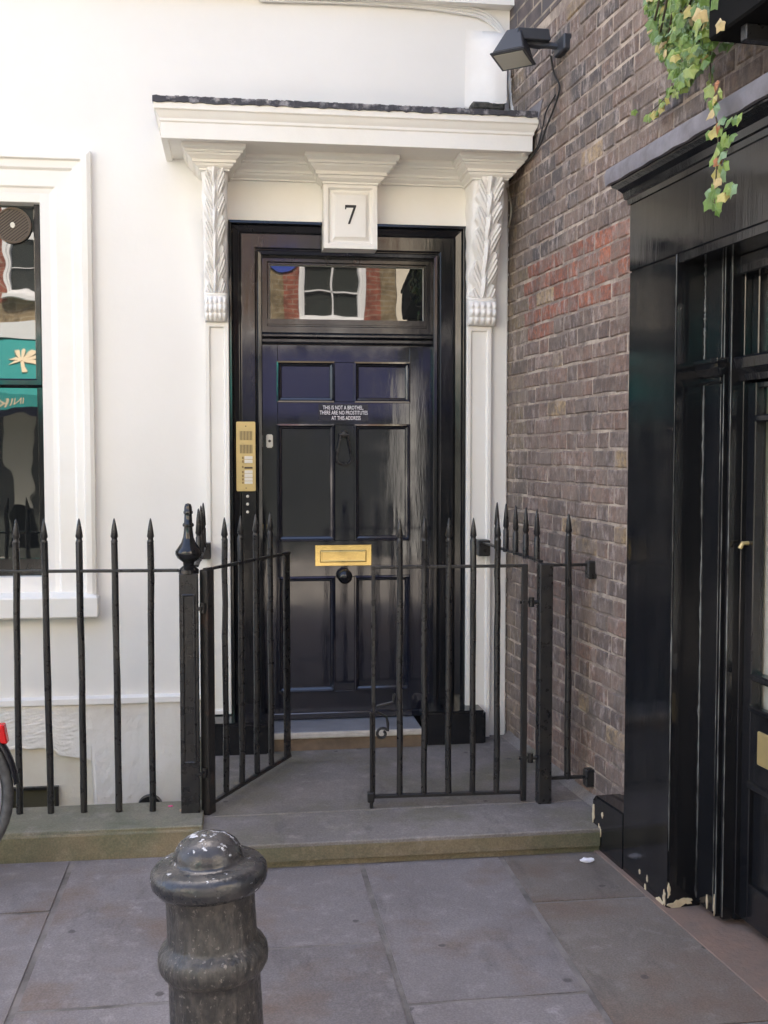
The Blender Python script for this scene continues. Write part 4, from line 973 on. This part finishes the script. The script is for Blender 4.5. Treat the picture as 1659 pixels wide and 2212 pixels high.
# rough soot-black mortar in the angle behind the bracket
an = MB()
for u, v, r in ((1088, 378, .03), (1098, 368, .035), (1110, 358, .035), (1120, 350, .03), (1130, 345, .025), (1092, 392, .022), (1103, 380, .02)):
    c = wp(u, v, .01); an.lathe([(.001, -r), (r * .6, -r * .7), (r, -.1 * r), (r * .7, r * .6), (.001, r * .9)], c, 9)
an.v = [(p[0] + random.uniform(-.006, .006), p[1] + random.uniform(-.006, .006), p[2] + random.uniform(-.006, .006)) for p in an.v]
an.build('soot_mortar', M('soot_mortar', (0.02, 0.02, 0.018), 0.9, (0.06, 0.055, 0.04), 30, bmp=.8, bscale=90), bh)
fa = [wp(1128, 262, .006), wp(1162, 258, .006), wp(1172, 214, .006), wp(1130, 248, .006)]
MB().add(fa + [tuple(Vector(p) + Vector((DN[0], DN[1], 0)) * -.008) for p in fa], [(0, 1, 2, 3), (7, 6, 5, 4), (0, 4, 5, 1), (1, 5, 6, 2), (2, 6, 7, 3), (3, 7, 4, 0)]).build('lead_flashing', LEAD, bh)

# ================================================================== WINDOW BOX AND IVY
wb = thing('window_box', W(3.0, .14, 2.71), 'black planter trough fixed above the shop cornice with ivy', 'planter')
bxm = MB().wbox(2.50, 3.8, .015, .27, 2.705, 2.93)
bxm.build('trough', SOIL, wb, bevel=.006)
WB('rim', SOIL, wb, 2.49, 3.81, .012, .282, 2.93, 2.96, bevel=.004)
for t in (2.62, 3.6): WB('bracket', IRON, wb, t, t + .03, -.005, .24, 2.66, 2.704, bevel=.003)
iv = thing('ivy_plant', W(2.4, .2, 2.93), 'trailing green and yellow ivy hanging from the planter over the cornice', 'ivy')
def leaf_mesh(i):
    rg = random.Random(50 + i); ang = [90, 58, 28, -8, -38, -62, -90, -118, -142, -172, 152, 122]; rr = [1.0, .70, .86, .62, .66, .48, .30, .48, .66, .62, .86, .70]
    v = [(0, 0, 0.10)]
    for a, r in zip(ang, rr):
        r *= rg.uniform(.88, 1.12); v.append((r * math.cos(rad(a)), r * math.sin(rad(a)) + .1, rg.uniform(-.14, .08) - .34 * abs(math.cos(rad(a))) * r * r - .20 * max(0, math.sin(rad(a))) ** 3))
    me = bpy.data.meshes.new('leaf'); me.from_pydata(v, [], [(0, k, k % 12 + 1) for k in range(1, 13)]); return me
LM = {}; leaf_src = leaf_mesh(9)
def leaf(pos, size, mi, nrm=None):
    k = random.randrange(4)
    if (k, mi) not in LM: LM[k, mi] = leaf_mesh(k); LM[k, mi].materials.append(LEAFMATS[mi])
    o = link('leaf', LM[k, mi], iv, pos); o.scale = (size,) * 3
    dirn = Vector((DN[0], DN[1], 0)) + Vector((random.uniform(-.7, .35), random.uniform(-.9, .3), random.uniform(-.2, .75)))
    q = dirn.to_track_quat('Z', 'Y'); o.rotation_mode = 'QUATERNION'
    o.rotation_quaternion = q @ Matrix.Rotation(math.pi + random.uniform(-.9, .9), 4, 'Z').to_quaternion()
poly = [(1390, -60), (1570, -60), (1566, 40), (1552, 80), (1525, 130), (1500, 165), (1482, 190), (1460, 190), (1445, 150), (1420, 110), (1405, 60), (1392, 15)]
def inside(u, v):
    r = False
    for (x0, y0), (x1, y1) in zip(poly, poly[1:] + poly[:1]):
        if (y0 > v) != (y1 > v) and u < (x1 - x0) * (v - y0) / (y1 - y0) + x0: r = not r
    return r
cnt = 0
while cnt < 225:
    u, v = random.uniform(1385, 1575), random.uniform(-60, 195)
    if not inside(u, v): continue
    n = random.uniform(.10, .30) if u > 1450 else random.uniform(.05, .16)
    leaf(wp(u, v, n), random.uniform(.021, .036), random.choices(range(7), [6, 6, 4, 2.5, 1.3, .9, .35])[0]); cnt += 1
strA = [(1468, 180), (1455, 195), (1446, 200), (1437, 212), (1432, 222), (1424, 218), (1428, 232), (1420, 238), (1414, 243), (1405, 247), (1397, 250), (1440, 196), (1460, 205), (1450, 188)]
strB = [(1535, 120), (1528, 138), (1560, 95), (1575, 98), (1532, 160), (1538, 150), (1528, 178), (1535, 190), (1545, 182), (1552, 200), (1525, 198), (1542, 212), (1535, 222), (1544, 232), (1538, 240),
        (1562, 255), (1572, 262), (1585, 258), (1595, 252), (1548, 272), (1540, 282), (1533, 290), (1555, 280), (1560, 296), (1572, 300), (1580, 292), (1556, 312), (1548, 322), (1560, 330), (1552, 345), (1545, 352), (1556, 362), (1546, 372), (1558, 378), (1550, 388), (1565, 352), (1542, 340), (1560, 305),
        (1538, 402), (1546, 410), (1572, 398), (1576, 408), (1535, 418), (1548, 425), (1532, 432), (1543, 440), (1552, 432), (1547, 452), (1566, 420), (1583, 402), (1528, 412)]
for u, v in strA: leaf(wp(u, v, .05), random.uniform(.020, .028), random.choice([0, 2, 2, 1, 4]))
leaf(wp(1369, 240, .02), .018, 0)
for u, v in strB: leaf(wp(u, v, .235 if v > 180 else .15), random.uniform(.020, .031), random.choices(range(7), [6, 5, 4, 3, 1.6, .8, .9])[0])
V2, F2, K2 = [], [], []
while len(K2) < 520:                                   # small inner leaves that read as one mass
    u, v = random.uniform(1385, 1575), random.uniform(-60, 195)
    if not inside(u, v): continue
    n = random.uniform(.08, .24) if u > 1450 else random.uniform(.03, .13)
    sc = random.uniform(.014, .024); mw = Matrix.Translation(wp(u, v, n)) @ (Vector((DN[0] + random.uniform(-.7, .5), DN[1] + random.uniform(-.9, .5), random.uniform(-.3, .7))).to_track_quat('Z', 'Y').to_matrix().to_4x4()) @ Matrix.Rotation(math.pi + random.uniform(-1, 1), 4, 'Z') @ Matrix.Scale(sc, 4)
    o_ = len(V2); V2 += [tuple(mw @ w_.co) for w_ in leaf_src.vertices]; F2 += [tuple(i + o_ for i in p_.vertices) for p_ in leaf_src.polygons]; K2.append(random.choice([0, 1, 1, 1, 3]))
me = bpy.data.meshes.new('small_leaves'); me.from_pydata(V2, [], F2)
for m_ in LEAFMATS[:4]: me.materials.append(m_)
for i, p_ in enumerate(me.polygons): p_.material_index = K2[i // 12]
tag(link('small_leaves', me, iv), kind='stuff')
stm = MB()
stm.tube([wp(1540, 60, .2), wp(1534, 130, .2), wp(1536, 200, .23), wp(1552, 280, .23), wp(1550, 350, .235), wp(1545, 400, .235), wp(1544, 440, .235)], .0025, 6)
stm.tube([wp(1475, 150, .08), wp(1450, 195, .05), wp(1425, 225, .05), wp(1397, 250, .04)], .002, 6)
for i in range(9): u = 1410 + i * 17; stm.tube([wp(u + 25, -60, .2), wp(u + 10, 20, .18), wp(u, 100 - abs(i - 5) * 8, .13)], .004, 6)
stm.build('stem', STEM, iv)

# ================================================================== BOLLARD
bd = 1.93; r_ = ray(452, 1890); bl = math.hypot(r_[0], r_[1]); cxb, cyb = r_[0] * bd + .034, r_[1] * bd
bo = thing('bollard', (cxb, cyb, 0), 'worn black cast iron bollard with domed cap and collar on the pavement', 'bollard')
sh_ = [(.125, -.06), (.125, .06), (.105, .09), (.092, .12), (.086, .18), (.083, .45), (.0805, .626), (.082, .638), (.090, .645), (.0955, .655), (.097, .667), (.0955, .679), (.090, .689), (.081, .696), (.0785, .704), (.0775, .765), (.080, .785), (.086, .794)]
cp = [(.080, .788), (.094, .793), (.1005, .802), (.1025, .813), (.1005, .824), (.094, .832), (.086, .8345), (.080, .836), (.072, .838), (.064, .8395), (.0605, .843), (.0600, .848), (.0575, .858), (.0515, .868), (.041, .8765), (.028, .8825), (.012, .886), (.001, .8865)]
tilt = Matrix.Rotation(rad(-2.4), 4, 'Y')
for nm, pf, mt in (('shaft', sh_, BOLLARD), ('cap', cp, BOLLARDCAP)):
    o = MB().lathe(pf, (0, 0, 0), 64); o.v = [tuple(tilt @ Vector(p)) for p in o.v]
    ob = o.build(nm, mt, None, smooth='all'); ob.parent = bo
# ================================================================== BICYCLE
bky = 4.02; RWH = .335; bkx = X_(30, 1700, bky) - RWH
bk = thing('bicycle', (bkx - .5, bky, 0), 'dark bicycle with mudguards and a red rear reflector before the railings', 'bicycle')
def xzring(cx, cz, R, r, y, a0=0, a1=360, n=48, seg=8, flat=1):
    pts = [(cx + R * math.cos(rad(a0 + (a1 - a0) * i / n)), y, cz + R * math.sin(rad(a0 + (a1 - a0) * i / n))) for i in range(n if a1 - a0 == 360 else n + 1)]
    return MB().tube(pts, r, seg, closed=(a1 - a0 == 360))
for wxc in (bkx, bkx - 1.03):
    wl2 = xzring(wxc, RWH, RWH - .019, .019, bky, n=56, seg=10).build('wheel', RUBBER, bk, smooth='all')
    xzring(wxc, RWH, RWH - .046, .010, bky, n=56, seg=6).build('rim', CHROME, wl2, smooth='all')
    sp = MB()
    for i in range(28):
        a = 2 * math.pi * i / 28; sp.tube([(wxc + .02 * math.cos(a + .9 * (-1) ** i), bky + .02 * (-1) ** i, RWH + .02 * math.sin(a + .9 * (-1) ** i)), (wxc + (RWH - .05) * math.cos(a), bky, RWH + (RWH - .05) * math.sin(a))], .0011, 4)
    tag(sp.build('spokes', CHROME, wl2), kind='stuff')
    MB().tube([(wxc, bky - .05, RWH), (wxc, bky + .05, RWH)], .016, 10).build('hub', CHROME, wl2, smooth=True)
mg = MB()
def guard(cx, a0, a1, n=24):
    v = []; k_ = 5
    for i in range(n + 1):
        a = rad(a0 + (a1 - a0) * i / n)
        for j in range(k_):
            s_ = -1 + 2 * j / (k_ - 1); R = RWH + .022 - .012 * s_ * s_; v.append((cx + R * math.cos(a), bky + s_ * .03, RWH + R * math.sin(a)))
    f = [(i * k_ + j, i * k_ + j + 1, (i + 1) * k_ + j + 1, (i + 1) * k_ + j) for i in range(n) for j in range(k_ - 1)]
    o = MB().add(v, f).build('mudguard', BIKEPAINT, bk, smooth='all')
    md = o.modifiers.new('thickness', 'SOLIDIFY'); md.thickness = .003
guard(bkx, 6, 165); guard(bkx - 1.03, 15, 190)
rx, rz = X_(8, 1581, bky), Z_(8, 1581, bky)
MB().hexa([(rx - .022, bky - .02, rz - .040), (rx + .016, bky - .02, rz - .040), (rx + .016, bky + .02, rz - .040), (rx - .022, bky + .02, rz - .040), (rx - .030, bky - .02, rz + .030), (rx + .004, bky - .02, rz + .030), (rx + .004, bky + .02, rz + .030), (rx - .030, bky + .02, rz + .030)]).build('reflector', REDLENS, bk, bevel=.004)
MB().tube([(rx - .015, bky, rz - .02), (bkx + .24, bky, RWH + .24)], .006, 6).build('reflector_bracket', BIKEPAINT, bk)
fr = MB(); A_ = lambda x, z, y=0: (bkx + x, bky + y, z)
for a, c, r in ((A_(-.43, .28), A_(-.56, .80), .016), (A_(-.43, .28), A_(-.95, .60), .018), (A_(-.53, .70), A_(-.94, .72), .016), (A_(-.94, .76), A_(-.96, .56), .02),
                (A_(0, RWH, .045), A_(-.43, .28, .03), .009), (A_(0, RWH, -.045), A_(-.43, .28, -.03), .009), (A_(0, RWH, .045), A_(-.53, .70, .02), .008), (A_(0, RWH, -.045), A_(-.53, .70, -.02), .008),
                (A_(-.96, .57, .05), A_(-1.03, RWH, .045), .011), (A_(-.96, .57, -.05), A_(-1.03, RWH, -.045), .011), (A_(-.94, .76), A_(-.90, .92), .012)): fr.tube([a, c], r, 8)
fr.build('frame', BIKEPAINT, bk, smooth=True)
MB().tube([A_(-.72, .94, -.29), A_(-.88, .97, -.2), A_(-.90, .93, 0), A_(-.88, .97, .2), A_(-.72, .94, .29)], .011, 8).build('handlebar', CHROME, bk, smooth=True)
MB().prism([(-.03, -.02), (-.03, .02), (.10, .025), (.22, .075), (.26, .06), (.26, -.06), (.22, -.075), (.10, -.025)], lambda p, q, r: A_(-.70 + p, r, q), .84, .885).build('saddle', BIKEPAINT, bk, bevel=.015, seg=2)
MB().tube([A_(-.56, .79), A_(-.57, .85)], .013, 8).build('seat_post', CHROME, bk)
xzring(bkx - .43, .28, .085, .006, bky - .045, n=32, seg=6).build('chainring', CHROME, bk)
for s_ in (-1, 1): MB().tube([A_(-.43, .28, -.05 * s_), A_(-.43 + .12 * s_, .28 - .11 * s_, -.07 * s_), A_(-.43 + .12 * s_, .28 - .11 * s_, -.15 * s_)], .009, 8).build('crank', CHROME, bk)
# ================================================================== LITTER
def crumple(name, c, r, mat, label, seed):
    rg = random.Random(seed); bm = bmesh.new(); bmesh.ops.create_icosphere(bm, subdivisions=2, radius=1)
    for v in bm.verts: v.co = Vector((v.co.x * r * 1.5, v.co.y * r, (v.co.z + 1) * r * .45)) * rg.uniform(.72, 1.15)
    me = bpy.data.meshes.new(name); bm.to_mesh(me); bm.free(); me.materials.append(mat); o = link(name, me); o.location = c; return tag(o, label, 'litter')
x, y = pxZ(1268, 1857, .01); crumple('paper_scrap', (x, y, .0), .018, PAPER, 'crumpled white paper scrap on the pavement by the step end', 3)
x, y = pxZ(368, 1742, .11); crumple('plastic_scrap', (x, y, .108), .007, PINK, 'tiny bright pink scrap on the mossy kerb', 4)
x, y = pxZ(395, 1752, .11); crumple('leaf_scrap', (x, y, .108), .011, M('dry_leaf', (0.42, 0.30, 0.2), .8), 'small dry leaf on the mossy kerb by the post', 5)

# ================================================================== ACROSS THE STREET (seen in the glass and the gloss paint, cream neighbours added for bounce light)
def opp_house(x0, x1, top, ops, wall_mat, fascia_mat, label, dressed, pier_mat, low_mat, fz=2.75):
    op = thing('opposite_house', ((x0 + x1) / 2, YO, 0), label, 'house')
    xs = sorted({x0, x1} | {q for o in ops for q in o[:2]}); zz = sorted({-.3, 3.3, top} | {q for o in ops for q in o[2:]}); w = MB()
    for i in range(len(xs) - 1):
        for k in range(len(zz) - 1):
            cx = (xs[i] + xs[i + 1]) / 2; cz = (zz[k] + zz[k + 1]) / 2
            if any(a < cx < b_ and c < cz < d for a, b_, c, d in ops): continue
            w.box(xs[i], xs[i + 1], YO - .3, YO, zz[k], zz[k + 1])
    w.build('wall', wall_mat, op)
    for a, b_, c, d in ops:
        if dressed:
            for p0, p1 in ((a - .24, a), (b_, b_ + .24)): MB().box(p0, p1, YO - .02, YO + .006, c - .1, d + .25).build('red_dressing', OPPRED, op)
        wn_ = MB().frame(a, b_, c, d, [(0, YO + .03), (.05, YO + .03), (.054, YO + .01), (.085, YO + .008), (.09, YO - .02), (.095, YO - .06)])
        wn_.box((a + b_) / 2 - .012, (a + b_) / 2 + .012, YO - .06, YO - .03, c, d)
        for sz in (.25, .5, .75): wn_.box(a, b_, YO - .06, YO - .03 + (.02 if sz == .5 else 0), c + (d - c) * sz - (.025 if sz == .5 else .011), c + (d - c) * sz + (.025 if sz == .5 else .011))
        wn_.box(a, b_, YO - .06, YO - .02, c, c + .085)
        wn_ = wn_.build('sash_window', OPPWHITE, op)
        MB().box(a, b_, YO - .09, YO - .07, c, d).build('pane', OPPGLASS, wn_)
        MB().box(a - .08, b_ + .08, YO - .1, YO + .12, c - .07, c).build('sill', OPPWHITE, wn_)
    MB().box(x0, x1, YO - .02, YO + .14, 3.22, 3.42).build('shop_cornice', OPPWHITE, op)
    MB().box(x0, x1, YO - .02, YO + .06, fz, 3.2).build('shop_fascia', fascia_mat, op)
    MB().box(x0 + .9, x0 + 1.25, YO - .02, YO + .03, .1, fz).build('shop_door', OPPGREY, op)
    x = x0 + .12
    while x < x1: MB().box(x - .11, x + .11, YO - .02, YO + .07, -.06, fz + .01).build('shop_pier', pier_mat, op); x += 1.31
    MB().box(x0, x1, YO - .02, YO + .03, -.06, .75).build('stall_riser', low_mat, op)
    MB().box(x0, x1, YO - .02, YO + .012, .75, fz + .01).build('shop_window', OPPGLASS if pier_mat is not GREYF else GREYF, op)
    MB().box(x0, x1, YO - 4, YO - .31, top - .1, top + .1).build('roof', ROOF, op)
    return op
BLUEF = M('deep_blue_shop_paint', (0.045, 0.05, 0.125), 0.5); GREYF = M('pale_grey_shop_paint', (0.46, 0.46, 0.44), 0.6, (0.38, 0.38, 0.37), 3); CREAMF = M('cream_bounce_paint', (0.78, 0.71, 0.58), 0.7, (0.72, 0.65, 0.52), 2)
op = opp_house(-4.2, 2.45, 6.6, [(0.985, 1.965, 3.55, 5.35), (-3.30, -2.30, 3.85, 5.60), (-.95, .02, 3.55, 5.35)], OPPBRICK, BLUEF, 'sunlit stock brick house across the street with red dressed white sash windows', True, OPPDARK, OPPDARK, 2.10)
MB().prism([(.74 + .25 * math.cos(2 * math.pi * i / 32), 4.54 + .25 * math.sin(2 * math.pi * i / 32)) for i in range(32)], lambda p, q, r: (p, r, q), YO - .01, YO + .03).build('round_plaque', OPPBLUE, op)
opp_house(2.46, 11, 7.8, [(3.4, 4.4, 3.55, 5.35), (5.6, 6.6, 3.55, 5.35)], CREAMF, OPPDARK, 'cream painted house added across the street to bounce warm light, beside the red dressed brick house, without an awning', False, GREYF, GREYF)  # cream front added for warm bounce; grey ground floor follows the door's reflection
opp_house(-15, -4.21, 7.8, [(-6.2, -5.2, 3.55, 5.35), (-9, -8, 3.55, 5.35)], CREAMF, OPPGREY, 'unseen cream painted house added across the street to bounce warm light, behind the teal awning', False, OPPGREY, OPPDARK)  # unseen neighbour added to bounce warm light onto the white wall
aw = thing('shop_awning', (-4, YO, 2.1), 'teal canvas shop awning with pale palm tree emblem across the street', 'awning')
ya, AX0, AX1 = YO + 1.1, -6.4, -2.05
MB().hexa([(AX0, YO + .05, 3.22), (AX1, YO + .05, 3.22), (AX1, ya, 2.36), (AX0, ya, 2.36), (AX0, YO + .05, 3.24), (AX1, YO + .05, 3.24), (AX1, ya, 2.38), (AX0, ya, 2.38)]).build('canvas', TEAL, aw)
vl = [(AX0, 2.38)]; n_ = 8
bot = []
for i in range(n_ * 8 + 1):
    x = AX1 + (AX0 - AX1) * i / (n_ * 8); bot.append((x, 2.18 - .045 * abs(math.sin(math.pi * i / 8))))
MB().prism([(AX0, 2.38), (AX1, 2.38)] + bot, lambda p, q, r: (p, r, q), ya, ya + .012).build('valance', TEAL, aw)
text_mesh('valance_lettering', 'INIK', .17, SANDCLOTH, aw, lambda x, y, z: (-2.86 - x, ya + .016 + z, 2.26 + y), align='LEFT')
def slope(x, s): return (x, YO + .05 + (ya - YO - .05) * s, 3.24 - .86 * s + .012)
pc, ps_ = -2.95, .44
pm = MB(); mp = lambda p, q, r: (slope(p, q)[0], slope(p, q)[1] + r, slope(p, q)[2] + r * .8)
pm.prism([(pc + a, ps_ + b_ * .8) for a, b_ in ((-.02, 0), (.03, 0), (.06, .15), (.12, .30), (.03, .30), (.0, .15))], mp, 0, .010)
for k_, (a1, ln) in enumerate(((12, .23), (45, .22), (90, .17), (135, .22), (168, .23), (-20, .22), (200, .22))):
    tip = Vector((ln * math.cos(rad(a1)), ln * math.sin(rad(a1)) - .05)); sd2 = Vector((-math.sin(rad(a1)), math.cos(rad(a1)))) * .028
    md2 = tip * .55 + Vector((0, .03))
    pts2 = [Vector((0, 0)) + sd2 * .3, md2 + sd2, tip, md2 - sd2 * .9, Vector((0, 0)) - sd2 * .3]
    pm.prism([(pc + q.x, ps_ - q.y * .95) for q in pts2], mp, .001 * k_, .011 + .0006 * k_)
pm.build('palm_emblem', SANDCLOTH, aw)
for x in (AX0 + .05, AX1 - .05): MB().tube([(x, YO + .02, 2.3), (x, ya, 2.37)], .015, 8).build('arm', CHROME, aw)
